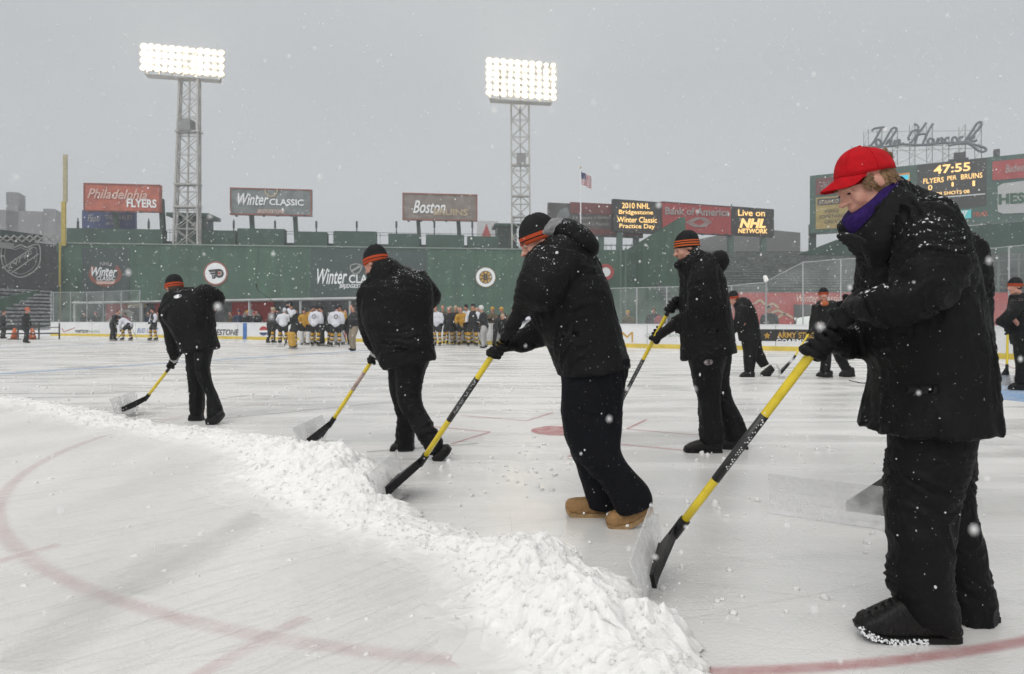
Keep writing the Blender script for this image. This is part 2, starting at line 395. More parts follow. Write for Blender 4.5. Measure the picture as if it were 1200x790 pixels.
def ice_mat():
    m, nt, b = new_mat("rink_ice"); N, L = nt.nodes, nt.links
    tcn = N.new("ShaderNodeTexCoord")
    def noise(scale, stretch, rot=0, det=6, dist=0.0):
        mp = N.new("ShaderNodeMapping"); mp.inputs['Scale'].default_value = stretch; mp.inputs['Rotation'].default_value = (0, 0, R(rot))
        L.new(tcn.outputs['Object'], mp.inputs[0]); n = N.new("ShaderNodeTexNoise"); n.inputs['Scale'].default_value = scale; n.inputs['Detail'].default_value = det; n.inputs['Distortion'].default_value = dist
        L.new(mp.outputs[0], n.inputs['Vector']); return n.outputs[0]
    def mr(v, a, b_, c, d):
        q = N.new("ShaderNodeMapRange"); q.inputs['From Min'].default_value = a; q.inputs['From Max'].default_value = b_; q.inputs['To Min'].default_value = c; q.inputs['To Max'].default_value = d
        L.new(v, q.inputs['Value']); return q.outputs[0]
    def mixc(f, A, B):
        q = N.new("ShaderNodeMix"); q.data_type = 'RGBA'; L.new(f, q.inputs['Factor'])
        for k, v in (('A', A), ('B', B)):
            if isinstance(v, tuple): q.inputs[k].default_value = (*v, 1)
            else: L.new(v, q.inputs[k])
        return q.outputs['Result']
    big = mr(noise(.55, (1, 1, 1), 0, 5), .38, .62, 0, 1)                 # bare ice against a dusting of snow
    streak = mr(noise(1.3, (.34, 1.7, 1), -16, 7, .5), .42, .70, 0, 1)   # scraped streaks along the shovels' path
    streak2 = mr(noise(2.6, (2.8, .16, 1), 38, 7, .2), .55, .75, 0, 1)
    fine = mr(noise(60, (1, 1, 1), 0, 4), .3, .7, 0, 1)
    c = mixc(big, (.60, .595, .58), (.725, .715, .697))
    c = mixc(streak, c, (.728, .719, .703)); 
    q = N.new("ShaderNodeMath"); q.operation = 'MULTIPLY'; q.inputs[1].default_value = .3; L.new(streak2, q.inputs[0])
    c = mixc(q.outputs[0], c, (.70, .70, .695))
    dk = mr(noise(.8, (.12, 3.0, 1), 22, 6, .2), .60, .76, 0, .12); c = mixc(dk, c, (.47, .495, .51))
    L.new(c, b.inputs['Base Color'])
    dst = N.new("ShaderNodeVectorMath"); dst.operation = 'DISTANCE'; dst.inputs[1].default_value = (1.25, 3.7, 0); L.new(tcn.outputs['Object'], dst.inputs[0])
    wob = N.new("ShaderNodeMath"); wob.operation = 'MULTIPLY_ADD'; wob.inputs[1].default_value = 3.0; L.new(noise(.9, (1, 1, 1), 0, 5), wob.inputs[0]); L.new(dst.outputs['Value'], wob.inputs[2])
    wet = mr(wob.outputs[0], 2.6, 5.2, 1, 0)                             # freshly scraped, still wet
    def lerp(f, x, y):
        q = N.new("ShaderNodeMix"); L.new(f, q.inputs['Factor'])
        for k, v in (('A', x), ('B', y)):
            if isinstance(v, float): q.inputs[k].default_value = v
            else: L.new(v, q.inputs[k])
        return q.outputs['Result']
    L.new(lerp(wet, mr(streak, 0, 1, .22, .6), mr(streak, 0, 1, .10, .3)), b.inputs['Roughness']); L.new(lerp(wet, mr(big, 0, 1, .36, .12), .62), b.inputs['Specular IOR Level'])
    bp = N.new("ShaderNodeBump"); bp.inputs['Strength'].default_value = .12; bp.inputs['Distance'].default_value = .01; L.new(fine, bp.inputs['Height'])
    b3 = N.new("ShaderNodeBump"); b3.inputs['Strength'].default_value = .10; b3.inputs['Distance'].default_value = .02; L.new(streak, b3.inputs['Height']); L.new(b3.outputs[0], bp.inputs['Normal'])
    L.new(bp.outputs[0], b.inputs['Normal']); return m
def snow_mat(name, lump=12.0, strength=.5, c1=(.84, .85, .87), c2=(.74, .76, .78), loose=None):
    """Wind-packed snow; where it is piled more than a few centimetres deep it is loose, whiter and more translucent."""
    m, nt, b = new_mat(name); N, L = nt.nodes, nt.links
    tcn = N.new("ShaderNodeTexCoord"); mp = N.new("ShaderNodeMapping"); mp.inputs['Scale'].default_value = (1, .35, 1); mp.inputs['Rotation'].default_value = (0, 0, R(-35)); L.new(tcn.outputs['Object'], mp.inputs[0])
    n1 = N.new("ShaderNodeTexNoise"); n1.inputs['Scale'].default_value = 1.3; n1.inputs['Detail'].default_value = 8; L.new(mp.outputs[0], n1.inputs['Vector'])
    mrn = N.new("ShaderNodeMapRange"); mrn.inputs['From Min'].default_value = .35; mrn.inputs['From Max'].default_value = .65; L.new(n1.outputs[0], mrn.inputs['Value'])
    mx = N.new("ShaderNodeMix"); mx.data_type = 'RGBA'; mx.inputs['A'].default_value = (*c1, 1); mx.inputs['B'].default_value = (*c2, 1); L.new(mrn.outputs[0], mx.inputs['Factor'])
    col = mx.outputs['Result']
    n2 = N.new("ShaderNodeTexNoise"); n2.inputs['Scale'].default_value = lump; n2.inputs['Detail'].default_value = 9; n2.inputs['Roughness'].default_value = .62; L.new(tcn.outputs['Object'], n2.inputs['Vector'])
    bp = N.new("ShaderNodeBump"); bp.inputs['Strength'].default_value = strength; bp.inputs['Distance'].default_value = .03; L.new(n2.outputs[0], bp.inputs['Height'])
    if loose:
        sx = N.new("ShaderNodeSeparateXYZ"); L.new(tcn.outputs['Object'], sx.inputs[0])
        nn = N.new("ShaderNodeTexNoise"); nn.inputs['Scale'].default_value = 6; nn.inputs['Detail'].default_value = 6; L.new(tcn.outputs['Object'], nn.inputs['Vector'])
        ad = N.new("ShaderNodeMath"); ad.operation = 'MULTIPLY_ADD'; ad.inputs[1].default_value = .05; L.new(nn.outputs[0], ad.inputs[0]); L.new(sx.outputs['Z'], ad.inputs[2])
        dp = N.new("ShaderNodeMapRange"); dp.interpolation_type = 'SMOOTHSTEP'; dp.inputs['From Min'].default_value = .042; dp.inputs['From Max'].default_value = .095; L.new(ad.outputs[0], dp.inputs['Value'])
        m2 = N.new("ShaderNodeMix"); m2.data_type = 'RGBA'; m2.inputs['B'].default_value = (*loose, 1); L.new(dp.outputs[0], m2.inputs['Factor']); L.new(col, m2.inputs['A']); col = m2.outputs['Result']
        sw = N.new("ShaderNodeMath"); sw.operation = 'MULTIPLY'; sw.inputs[1].default_value = .8; L.new(dp.outputs[0], sw.inputs[0]); L.new(sw.outputs[0], b.inputs['Subsurface Weight'])
        b.inputs['Subsurface Radius'].default_value = (1, .97, .94); b.inputs['Subsurface Scale'].default_value = .04
        n3 = N.new("ShaderNodeTexNoise"); n3.inputs['Scale'].default_value = 60; n3.inputs['Detail'].default_value = 8; L.new(tcn.outputs['Object'], n3.inputs['Vector'])
        b2 = N.new("ShaderNodeBump"); b2.inputs['Distance'].default_value = .02; L.new(n3.outputs[0], b2.inputs['Height']); L.new(bp.outputs[0], b2.inputs['Normal'])
        s2 = N.new("ShaderNodeMath"); s2.operation = 'MULTIPLY'; s2.inputs[1].default_value = .4; L.new(dp.outputs[0], s2.inputs[0]); L.new(s2.outputs[0], b2.inputs['Strength']); L.new(b2.outputs[0], b.inputs['Normal'])
    else: L.new(bp.outputs[0], b.inputs['Normal'])
    L.new(col, b.inputs['Base Color']); b.inputs['Roughness'].default_value = .75; b.inputs['Specular IOR Level'].default_value = .2
    return m
M_ICE = ice_mat(); M_SNOWFLAT = snow_mat("packed_and_loose_snow", 9, .3, (.73, .72, .70), (.61, .605, .59), (.82, .81, .795)); M_SNOWLOOSE = M_SNOWFLAT; M_LUMP = mat("snow_lump", (.79, .78, .768), .8, .04, 20, .5, 120, spec=.2); M_FIELD = snow_mat("field_snow", 3, .4, (.74, .75, .76), (.62, .63, .64))

TH = R(28)
ru, rv = Vector((-math.cos(TH), math.sin(TH), 0)), Vector((math.sin(TH), math.cos(TH), 0))
DOT = Vector((.5, 6.85, 0))
def RK(t, s, z=0.0): return DOT + ru * t + rv * s + Vector((0, 0, z))

g = MB(); g.quad((-900, -300, -.03), (900, -300, -.03), (900, 1500, -.03), (-900, 1500, -.03)); tag(g.build("ground", M_FIELD), kind="structure")
# ice outline with rounded corners
def corner(t0, s0, a0, a1, n=14, r=8.5): return [RK(t0 + r * math.cos(R(a0 + (a1 - a0) * k / n)), s0 + r * math.sin(R(a0 + (a1 - a0) * k / n))) for k in range(n + 1)]
outl = corner(-.9, 11.15, 180, 90) + corner(43.1, 11.15, 90, 0) + corner(43.1, 2.25, 0, -90) + [RK(43, -9), RK(-12, -9), RK(-9.4, 2)]
g = MB(); g.add(outl, [tuple(range(len(outl)))]); tag(g.build("ice", M_ICE), kind="structure")

def strip(name, pts, w, z, m):
    me = bpy.data.meshes.new(name); vs, fs, uvs = [], [], []
    for i, p in enumerate(pts):
        t = (pts[min(i + 1, len(pts) - 1)] - pts[max(i - 1, 0)]).normalized(); n = Vector((-t.y, t.x, 0))
        for k in (-.5, .5): vs.append((p.x + n.x * w * k, p.y + n.y * w * k, z))
    for i in range(len(pts) - 1): fs.append((2 * i, 2 * i + 2, 2 * i + 3, 2 * i + 1)); uvs += [(i, 0), (i + 1, 0), (i + 1, 1), (i, 1)]
    me.from_pydata(vs, [], fs); ul = me.uv_layers.new(name="UVMap")
    for k, q in enumerate(uvs): ul.data[k].uv = q
    return tag(link(name, me, m), kind="structure")
M_RED_FAINT = line_mat("red_line_under_snow", (.42, .08, .09), .17, 4.0); M_RED = line_mat("red_line", (.45, .06, .07), .5, 4.5); M_RED_THIN = line_mat("thin_red_line", (.45, .06, .07), .6)
M_BLUE_ICE = line_mat("crease_blue", (.22, .42, .72), .75, 1.5)
circ = lambda a0, a1, n=40, r=4.57: [DOT + Vector((0, -.12, 0)) + Vector((r * math.cos(R(a0 + (a1 - a0) * k / n)), r * math.sin(R(a0 + (a1 - a0) * k / n)), 0)) for k in range(n + 1)]
strip("ice_marking", circ(150, 272, 70), .13, .016, M_RED_FAINT)
strip("ice_marking", circ(270.5, 345, 50), .095, .005, M_RED)
strip("ice_marking", circ(345, 510, 50), .07, .005, M_RED_FAINT)
# circle hash marks and the L marks by the dot
for dt in (-.87, .87):
    strip("ice_marking", [RK(dt, -4.42 - .65 * k / 4) for k in range(5)], .12, .016, M_RED_FAINT)
for a in (-1, 1):
    for b_ in (-1, 1):
        strip("ice_marking", [RK(a * .6 + a * .9 * k / 4, b_ * .42) for k in range(5)], .06, .005, M_RED_THIN)
        strip("ice_marking", [RK(a * .6, b_ * .42 + b_ * .75 * k / 4) for k in range(5)], .06, .005, M_RED_THIN)
g = MB(); dd = [DOT + Vector((.30 * math.cos(a), .30 * math.sin(a), .004)) for a in [2 * math.pi * k / 32 for k in range(32)]]; g.add(dd, [tuple(range(32))])
me = g.mesh("ice_marking"); ul = me.uv_layers.new(name="UVMap")
for l in ul.data: l.uv = (0, .42)
tag(link("ice_marking", me, M_RED_THIN), kind="structure")
for t, m_, w in ((13.5, M_BLUE_ICE, .45), (21.1, M_RED_FAINT, .4), (28.7, M_BLUE_ICE, .45), (-6.1, M_RED_THIN, .09)):
    strip("ice_marking", [RK(t, 19.6 - 25 * k / 30) for k in range(31)], w, .005, m_)
crs = [RK(-6.1 + 1.9 * math.sin(R(a)), 6.7 + 1.9 * math.cos(R(a)), .006) for a in range(0, 181, 9)]
g = MB(); g.add(crs, [tuple(range(len(crs)))]); me = g.mesh("goal_crease"); ul = me.uv_layers.new(name="UVMap")
for l in ul.data: l.uv = (0, .5)
tag(link("goal_crease", me, M_BLUE_ICE), kind="structure")
dash = line_mat("grey_scuff", (.25, .27, .29), .5, 3)
for (a, b_) in (((0, 437), (250, 421)), ((180, 479), (300, 462)), ((250, 492), (470, 470)), ((560, 520), (430, 530))):
    A_, B_ = G(*a), G(*b_); strip("ice_scuff", [A_.lerp(B_, k / 10) for k in range(11)], .05 + .004 * A_.y, .0045, dash)

def many_strips(name, lines, m, z):
    vs, fs, uvs = [], [], []
    for pts, w in lines:
        b0 = len(vs)
        for i, p in enumerate(pts):
            t = (pts[min(i + 1, len(pts) - 1)] - pts[max(i - 1, 0)]).normalized(); n = Vector((-t.y, t.x, 0)); k_ = w * (1 - .8 * abs(2 * i / (len(pts) - 1) - 1))
            for k in (-.5, .5): vs.append((p.x + n.x * k_ * k, p.y + n.y * k_ * k, z))
        for i in range(len(pts) - 1): q = b0 + 2 * i; fs.append((q, q + 2, q + 3, q + 1)); uvs += [(i, 0), (i + 1, 0), (i + 1, 1), (i, 1)]
    me = bpy.data.meshes.new(name); me.from_pydata(vs, [], fs); ul = me.uv_layers.new(name="UVMap")
    for k, q in enumerate(uvs): ul.data[k].uv = q
    return tag(link(name, me, m), kind="structure")
def cuts(n, region, ang, spread, lmin, lmax, w0, w1, seed):
    r_ = random.Random(seed); out = []
    for i in range(n):
        c = G(r_.uniform(*region[0]), region[1][0] + (region[1][1] - region[1][0]) * r_.random() ** 1.4); a = R(ang + r_.gauss(0, spread)); l = r_.uniform(lmin, lmax); bend = r_.gauss(0, .10); pts = []
        for k in range(15): s_ = (k / 14 - .5) * l; q = a + bend * s_; pts.append(c + Vector((math.cos(q) * s_, math.sin(q) * s_, 0)))
        out.append((pts, r_.uniform(w0, w1)))
    return out
many_strips("skate_cut", cuts(240, ((430, 1250), (425, 790)), 10, 40, .4, 2.4, .004, .012, 3), line_mat("pale_skate_cut", (.80, .80, .79), .3, 5), .0042)
many_strips("skate_cut", cuts(100, ((0, 1250), (440, 720)), -8, 35, .5, 3.5, .004, .014, 4), line_mat("dark_skate_cut", (.36, .37, .372), .2, 5), .0044)

# uncleared snow left of the windrow
RIDGE = [(-60, 462), (30, 474), (130, 497), (250, 515), (325, 532), (380, 560), (440, 612), (540, 646), (600, 668), (655, 705), (725, 770), (775, 840), (800, 940)]
WID = [.22, .26, .28, .28, .34, .42, .24, .20, .24, .30, .27, .25, .2]
HGT = [.025, .028, .045, .055, .09, .165, .07, .055, .10, .175, .13, .10, .08]
rp = [G(*p) for p in RIDGE]
cov = [p.copy() for p in rp] + [Vector((.3, .7, 0)), Vector((-1.5, .7, 0)), Vector((-6, 2, 0)), Vector((-12, 6, 0)), Vector((-13, 10, 0))]
for v in cov: v.z = .012
g = MB(); g.add(cov, [tuple(range(len(cov)))]); tag(g.build("snow_cover", M_SNOWFLAT), kind="structure")
# scraped plough marks on the cover
sm_ = line_mat("scrape_mark", (.50, .505, .50), .2, 3.5)
for a, b_, w in (((150, 700), (385, 560), .34), ((10, 790), (215, 640), .42)):
    A_, B_ = G(*a), G(*b_); strip("snow_scrape", [A_.lerp(B_, k / 14) + Vector((.02 * math.sin(k * .7), 0, 0)) for k in range(15)], w, .0165, sm_)

many_strips("snow_groove", cuts(150, ((-40, 520), (560, 800)), 48, 7, .3, 1.6, .006, .03, 8), line_mat("groove_in_snow", (.44, .445, .44), .13, 6), .0168)
many_strips("snow_groove", cuts(90, ((-40, 520), (520, 800)), 40, 14, .3, 1.4, .008, .03, 9), line_mat("pale_groove_in_snow", (.82, .815, .80), .22, 6), .0171)

# windrow of shovelled snow: fine heightfield along the swept line
def windrow():
    P = np.array(catmull([(*p[:2], w, h) for p, w, h in zip(rp, WID, HGT)], 26))
    seg = np.r_[0, np.cumsum(np.hypot(*np.diff(P[:, :2], axis=0).T))]
    step_n = 1500; s = np.linspace(0, 1, step_n) ** 1.0 * seg[-1]
    # denser sampling near the camera
    dens = 1 / np.maximum(1.2, np.interp(s, seg, P[:, 1])); c = np.r_[0, np.cumsum((dens[1:] + dens[:-1]) / 2 * np.diff(s))]; s = np.interp(np.linspace(0, c[-1], step_n), c, s)
    C = np.stack([np.interp(s, seg, P[:, k]) for k in range(4)], 1)
    T = np.gradient(C[:, :2], axis=0); T /= np.linalg.norm(T, axis=1)[:, None]; Nn = np.stack([-T[:, 1], T[:, 0]], 1)
    ks = 170; q = np.linspace(-2.7, 1.5, ks)
    X = C[:, None, :2] + Nn[:, None, :] * (q[None, :, None] * C[:, None, 2:3])
    flat = np.c_[X.reshape(-1, 2), np.zeros(X.shape[0] * ks)]
    warp = np.stack([vnoise(flat * 5, 31), vnoise(flat * 5, 32), flat[:, 2]], 1) * .12
    f = flat + warp
    n1 = fbm(f * 5, 3, 1); n2 = fbm(f * 14, 3, 5); n3 = fbm(f * 38, 3, 9); b2 = 1 - np.abs(2 * vnoise(f * 17, 2) - 1)
    Q = q[None, :].repeat(step_n, 0).ravel(); aq = np.abs(Q)
    edge = (vnoise(f * 4, 7) - .5) * 1.0 + (vnoise(f * 11, 8) - .5) * .55 + (vnoise(f * 30, 12) - .5) * .3
    right = np.clip(1 - aq ** 2 / 1.15 + edge * .75, 0, 1.2)
    left = np.clip(np.exp(-1.1 * aq ** 2) + edge * .45 * np.exp(-.9 * aq ** 2), 0, 1.2) + .10 * np.exp(-(aq / 1.5) ** 2)
    base = np.where(Q > 0, right, left)
    h = np.repeat(C[:, 3], ks)
    z = h * base * (.55 + .75 * n1) + np.clip(base * 2.2, 0, 1) * (.055 * (n2 - .35) + .020 * (n3 - .4) + .016 * b2) * np.clip(h / .15, .45, 1.2)
    fade = (np.clip((1.45 - Q) / .3, 0, 1) * np.clip((Q + 2.65) / .7, 0, 1))
    z = np.maximum(z, 0) * fade + .010 * fade - .006 * (1 - fade)
    flat[:, 2] = z
    flat[:, :2] += (np.stack([vnoise(f * 24, 41), vnoise(f * 24, 42)], 1) - .5) * .03
    idx = np.arange(step_n * ks).reshape(step_n, ks)
    F4 = np.stack([idx[:-1, :-1], idx[1:, :-1], idx[1:, 1:], idx[:-1, 1:]], -1).reshape(-1, 4)
    keep = (z[F4].max(1) > .0125); F4 = F4[keep]
    return flat, F4, C, Nn
def mesh_np(name, V, F4):
    me = bpy.data.meshes.new(name); me.vertices.add(len(V)); me.vertices.foreach_set("co", V.astype(np.float32).ravel())
    n = F4.shape[1]; me.loops.add(F4.size); me.loops.foreach_set("vertex_index", F4.astype(np.int32).ravel())
    me.polygons.add(len(F4)); me.polygons.foreach_set("loop_start", np.arange(0, F4.size, n, dtype=np.int32)); me.polygons.foreach_set("loop_total", np.full(len(F4), n, dtype=np.int32))
    me.polygons.foreach_set("use_smooth", np.ones(len(F4), dtype=bool)); me.update(); me.validate(); return me
WV, WF, WC, WN = windrow()
tag(link("snow_windrow", mesh_np("snow_windrow", WV, WF), M_SNOWLOOSE), "ridge of loose shovelled snow across the ice", "snow", None, "stuff")
# tumbled lumps
_ico = bmesh.new(); bmesh.ops.create_icosphere(_ico, subdivisions=2, radius=1); IV = np.array([v.co[:] for v in _ico.verts]); IF = np.array([[v.index for v in f.verts] for f in _ico.faces]); _ico.free()
def scatter(name, pts, rad, seed, m, label, cat, jag=.35, noise_=True):
    vs, fs = [], []; r_ = np.random.default_rng(seed)
    for i, (p, r) in enumerate(zip(pts, rad)):
        V = IV * (1 + jag * (vnoise(IV * 1.7 + i * 3.1, seed)[:, None] - .5) * 2) * r * r_.uniform(.75, 1.25, 3) + p
        vs.append(V); fs.append(IF + len(IV) * i)
    return tag(link(name, mesh_np(name, np.concatenate(vs), np.concatenate(fs)), m), label, cat, None, "stuff")
pts, rad = [], []
for i in range(700):
    k = int(rng.integers(0, len(WC))); side = rng.choice([-1, 1]); near = WC[k, 1] < 4.5
    q = rng.normal(0, .85); p = WC[k, :2] + WN[k] * q * WC[k, 2]
    r = float(np.clip(rng.lognormal(-5.3, .65), .002, .022)) * min(1.25, .45 + WC[k, 3] * 3)
    zc = max(0.0, WC[k, 3] * (1 - min(1, abs(q)) ** 2) * .72); pts.append(np.array([p[0], p[1], zc + r * .4])); rad.append(r)
tops = WV[(WV[:, 2] > .045)]
for i in rng.integers(0, len(tops), 2600):
    p = tops[i]; r = float(np.clip(rng.lognormal(-5.6, .5), .002, .012)) * (.75 + p[1] * .06); pts.append(p + np.array([0, 0, r * .25])); rad.append(r)
scatter("snow_lump", pts, rad, 5, M_LUMP, "loose lumps of snow tumbled along the ridge", "snow", .45)
pts, rad = [], []
for (px, py, n, sp) in ((560, 735, 14, .22), (470, 770, 5, .12), (830, 600, 16, .35), (860, 690, 12, .25), (560, 545, 40, .5), (250, 470, 120, 2.2), (700, 470, 100, 2.5), (100, 450, 120, 3.2), (900, 520, 60, 1.2), (620, 565, 30, .4), (1050, 600, 40, .7), (100, 690, 30, .5), (300, 640, 40, .5), (470, 730, 25, .2), (200, 560, 60, .9)):
    c = G(px, py)
    for i in range(n): r = rng.uniform(.004, .014) * (1 + c.y / 14); pts.append(np.array([c.x + rng.normal(0, sp), c.y + rng.normal(0, sp * .6), r * .3])); rad.append(r)
scatter("snow_crumb", pts, rad, 6, M_LUMP, "scattered snow crumbs on the scraped ice", "snow", .4)

# powder thrown up along the blades
pts, rad = [], []
for (px, py, n, sx_, hz_) in ((752, 700, 90, .16, .20), (742, 745, 60, .10, .08), (425, 575, 90, .22, .22), (345, 520, 80, .28, .18), (135, 480, 110, .35, .22), (165, 485, 50, .3, .15)):
    c = G(px, py + 10)
    for i in range(n): z = abs(rng.normal(0, hz_ * .55)); r = float(np.clip(rng.lognormal(-6.0, .5), .0012, .007)) * (.8 + c.y * .07); pts.append(np.array([c.x + rng.normal(0, sx_) , c.y + rng.normal(0, sx_), z + r])); rad.append(r)
scatter("snow_spray", pts, rad, 12, M_LUMP, "fine snow thrown up in front of the shovel blades", "snow", .5)

# ---------------------------------------------------------------- flat lettering and marks on upright faces
class Facade:
    """An upright plane between two plan points given as (photo column, distance)."""
    def __init__(s, a, b):
        s.a = Vector(((a[0] - 600) / F * a[1], a[1], 0)); s.b = Vector(((b[0] - 600) / F * b[1], b[1], 0))
        s.d = (s.b - s.a).normalized(); s.n = Vector((s.d.y, -s.d.x, 0))
        if s.n.y > 0: s.n = -s.n
    def plan(s, px):
        k = (px - 600) / F; e = s.b - s.a
        t = (k * s.a.y - s.a.x) / (e.x - k * e.y); return s.a + e * t
    def pt(s, px, py, off=0.0):
        p = s.plan(px); return Vector((p.x, p.y, CH - (py - HY) * p.y / F)) + s.n * off
    def m(s, px): return s.plan(px).y / F            # metres per photo pixel here
    def box(s, mb, x0, x1, y0, y1, th, off=0.0, mi=0):
        zt, zb = s.pt((x0 + x1) / 2, y0).z, s.pt((x0 + x1) / 2, y1).z
        p = [s.plan(x0), s.plan(x1)]; q = []
        for z in (zb, zt): q += [Vector((*p[0][:2], z)) + s.n * off, Vector((*p[1][:2], z)) + s.n * off, Vector((*p[1][:2], z)) + s.n * (off - th), Vector((*p[0][:2], z)) + s.n * (off - th)]
        mb.box8(q, mi)
    def poly(s, mb, pts, off, mi=0): mb.add([s.pt(*p, off) for p in pts], [tuple(range(len(pts)))], mi)
    def disc(s, mb, cx, cy, r, off, n=36, mi=0, r_in=None):
        if r_in is None: s.poly(mb, [(cx + r * math.cos(2 * math.pi * k / n), cy + r * math.sin(2 * math.pi * k / n)) for k in range(n)], off, mi)
        else:
            for k in range(n):
                a, b = 2 * math.pi * k / n, 2 * math.pi * (k + 1) / n
                s.poly(mb, [(cx + r * math.cos(a), cy + r * math.sin(a)), (cx + r * math.cos(b), cy + r * math.sin(b)), (cx + r_in * math.cos(b), cy + r_in * math.sin(b)), (cx + r_in * math.cos(a), cy + r_in * math.sin(a))], off, mi)
    def stroke(s, mb, pts, w, off, mi=0):
        q = [np.array(p[:2]) for p in catmull(pts, 5)] if len(pts) > 2 else [np.array(p, float) for p in pts]
        L_, R_ = [], []
        for i, p in enumerate(q):
            t = q[min(i + 1, len(q) - 1)] - q[max(i - 1, 0)]; t = t / max(1e-6, np.hypot(*t)); n = np.array([-t[1], t[0]])
            L_.append(p + n * w / 2); R_.append(p - n * w / 2)
        for i in range(len(q) - 1): s.poly(mb, [L_[i], L_[i + 1], R_[i + 1], R_[i]], off, mi)
_T = {}
def glyphs(txt, shear=0.0, bold=0.0):
    k = (txt, shear, bold)
    if k not in _T:
        c = bpy.data.curves.new("t", 'FONT'); c.body = txt; c.shear = shear; c.offset = bold; c.resolution_u = 3
        o = bpy.data.objects.new("t", c); COL.objects.link(o); dg = bpy.context.evaluated_depsgraph_get(); dg.update()
        me = bpy.data.meshes.new_from_object(o.evaluated_get(dg)); v = np.array([x.co[:2] for x in me.vertices]); f = [tuple(p.vertices) for p in me.polygons]
        bpy.data.objects.remove(o); bpy.data.meshes.remove(me); bpy.data.curves.remove(c)
        v = (v - v.min(0)) / (v.max(0) - v.min(0)); _T[k] = (v, f)
    return _T[k]
def letters(txt, fc, x0, y0, x1, y1, m, parent, off=.05, shear=0, bold=0.0, dy=0.0, name="lettering"):
    """Text filling the photo box x0..x1, y0(top)..y1(bottom); dy = how far the right end sits below the left."""
    v, f = glyphs(txt, shear, bold); mb = MB()
    mb.add([fc.pt(x0 + (x1 - x0) * a, y1 + (y0 - y1) * b + dy * a, off) for a, b in v], f)
    return mb.build(name, m, parent)
M_GREEN = mat("ballpark_green", (.040, .095, .063), .65, .26, .5, .1, 3, stretch=(1.6, 1, .35))
M_GREEN2 = mat("parapet_green", (.035, .075, .058), .7, .2, .5)
M_GREEND = mat("dark_green_steel", (.03, .06, .05), .6, .2, 1)
M_BANNER = mat("dark_banner", (.040, .062, .060), .7, .15, .6)
M_STEEL = mat("galvanised_steel", (.36, .355, .34), .5, .15, 2, metal=.3)
M_DARK = mat("dark_grey_paint", (.045, .048, .05), .6, .2, 2)
M_GREY = mat("concrete_grey", (.22, .22, .22), .8, .15, .6)
M_AMBER = mat("amber_led", (1.0, .62, .22), .5, .02, 3, emit=.9)
M_LED = mat("led_panel", (.028, .028, .028), .5, .2, 6)
M_REDP = mat("red_sign_paint", (.36, .05, .05), .6, .12, 1.5)
M_ORANGE = mat("orange_red_sign", (.42, .11, .07), .65, .22, .9)
M_NAVYP = mat("navy_sign", (.04, .06, .16), .6, .2, 1.2)
M_YPOLE = mat("yellow_pole", (.42, .32, .06), .55, .1, 2)
M_YPOLE2 = mat("pale_yellow_mesh", (.36, .33, .20), .7, .15, 3)
M_TAN = mat("tan_sign", (.42, .33, .22), .6, .12, 1.5)
M_BROWN = mat("brown_border", (.24, .07, .05), .6, .2, 1.2)
M_GREYSIGN = mat("weathered_grey_sign", (.17, .19, .19), .65, .25, .8)
M_BLACK = mat("black_paint", (.012, .012, .012), .5, .1, 3)
M_GOLD = mat("gold_paint", (.50, .29, .04), .6, .1, 4)
M_KICK = mat("yellow_kickplate", (.62, .47, .07), .5, .12, 4)
M_BOARD = mat("white_dasher", (.70, .71, .72), .4, .06, 1.2)
M_BLUE = mat("blue_paint", (.06, .16, .40), .6, .15, 3)
M_SEATS = mat("dark_green_seats", (.04, .058, .055), .7, .4, 1.6, stretch=(1, 1, 6))
M_SEATSNOW = mat("snowy_seats", (.45, .46, .47), .8, .1, 2.4, col2=(.06, .07, .07), stretch=(1, 1, 3))
M_SALMON = mat("salmon_lettering", (.62, .42, .36), .6, .1, 2)

# ---------------------------------------------------------------- boards, glass and the benches behind them
FAR = [RK(t, 19.65) for t in np.linspace(43.1, -.9, 60)]
path = [p for p in corner(43.1, 11.15, 62, 90, 8)][:-1] + FAR + corner(-.9, 11.15, 90, 180, 30)[1:] + [RK(-9.4, s) for s in np.linspace(11, 3, 6)]
pl = np.array([p[:2] for p in path]); pd = np.r_[0, np.cumsum(np.hypot(*np.diff(pl, axis=0).T))]
def path_at(d):
    i = int(np.clip(np.searchsorted(pd, d) - 1, 0, len(pd) - 2)); t = (d - pd[i]) / (pd[i + 1] - pd[i]); p = pl[i] + (pl[i + 1] - pl[i]) * t
    a, b_ = path_at_t(d - .3), path_at_t(d + .3); e = (b_ - a) / np.hypot(*(b_ - a)); return p, np.array([e[1], -e[0]])
def path_at_t(d): return np.array([np.interp(d, pd, pl[:, 0]), np.interp(d, pd, pl[:, 1])])
_ds = np.linspace(0, pd[-1], 4000); _pp = np.array([path_at_t(d) for d in _ds]); _px = 600 + F * _pp[:, 0] / _pp[:, 1]
def d_of(px): return float(_ds[np.argmin(np.abs(_px - px))])
def bpt(d, z, off):
    p, n = path_at(d)
    if n @ (np.array(RK(20, 5)[:2]) - p) < 0: n = -n
    q = p + n * off; return Vector((q[0], q[1], z))
class BoardFace:
    """Same interface as Facade for letters(), following the curve of the boards."""
    def pt(s, px, py, off=0.0):
        d = d_of(px); y = bpt(d, 0, 0).y; return bpt(d, CH - (py - HY) * y / F, off)
    plan = None
    poly, disc, stroke = Facade.poly, Facade.disc, Facade.stroke
BF = BoardFace()
BH = .95
boards = empty("rink_boards", RK(21, 19.65)); tag(boards, "white rink boards with advertisements and yellow kick plate", "boards")
def sweep(mb, d0, d1, prof, n=None, mi=0):
    n = n or max(3, int((d1 - d0) / .7)); rg = [[bpt(d, z, o) for o, z in prof] for d in np.linspace(d0, d1, n)]
    mb.rings(rg, mi)
D0, D1 = d_of(46), pd[-1] - .2
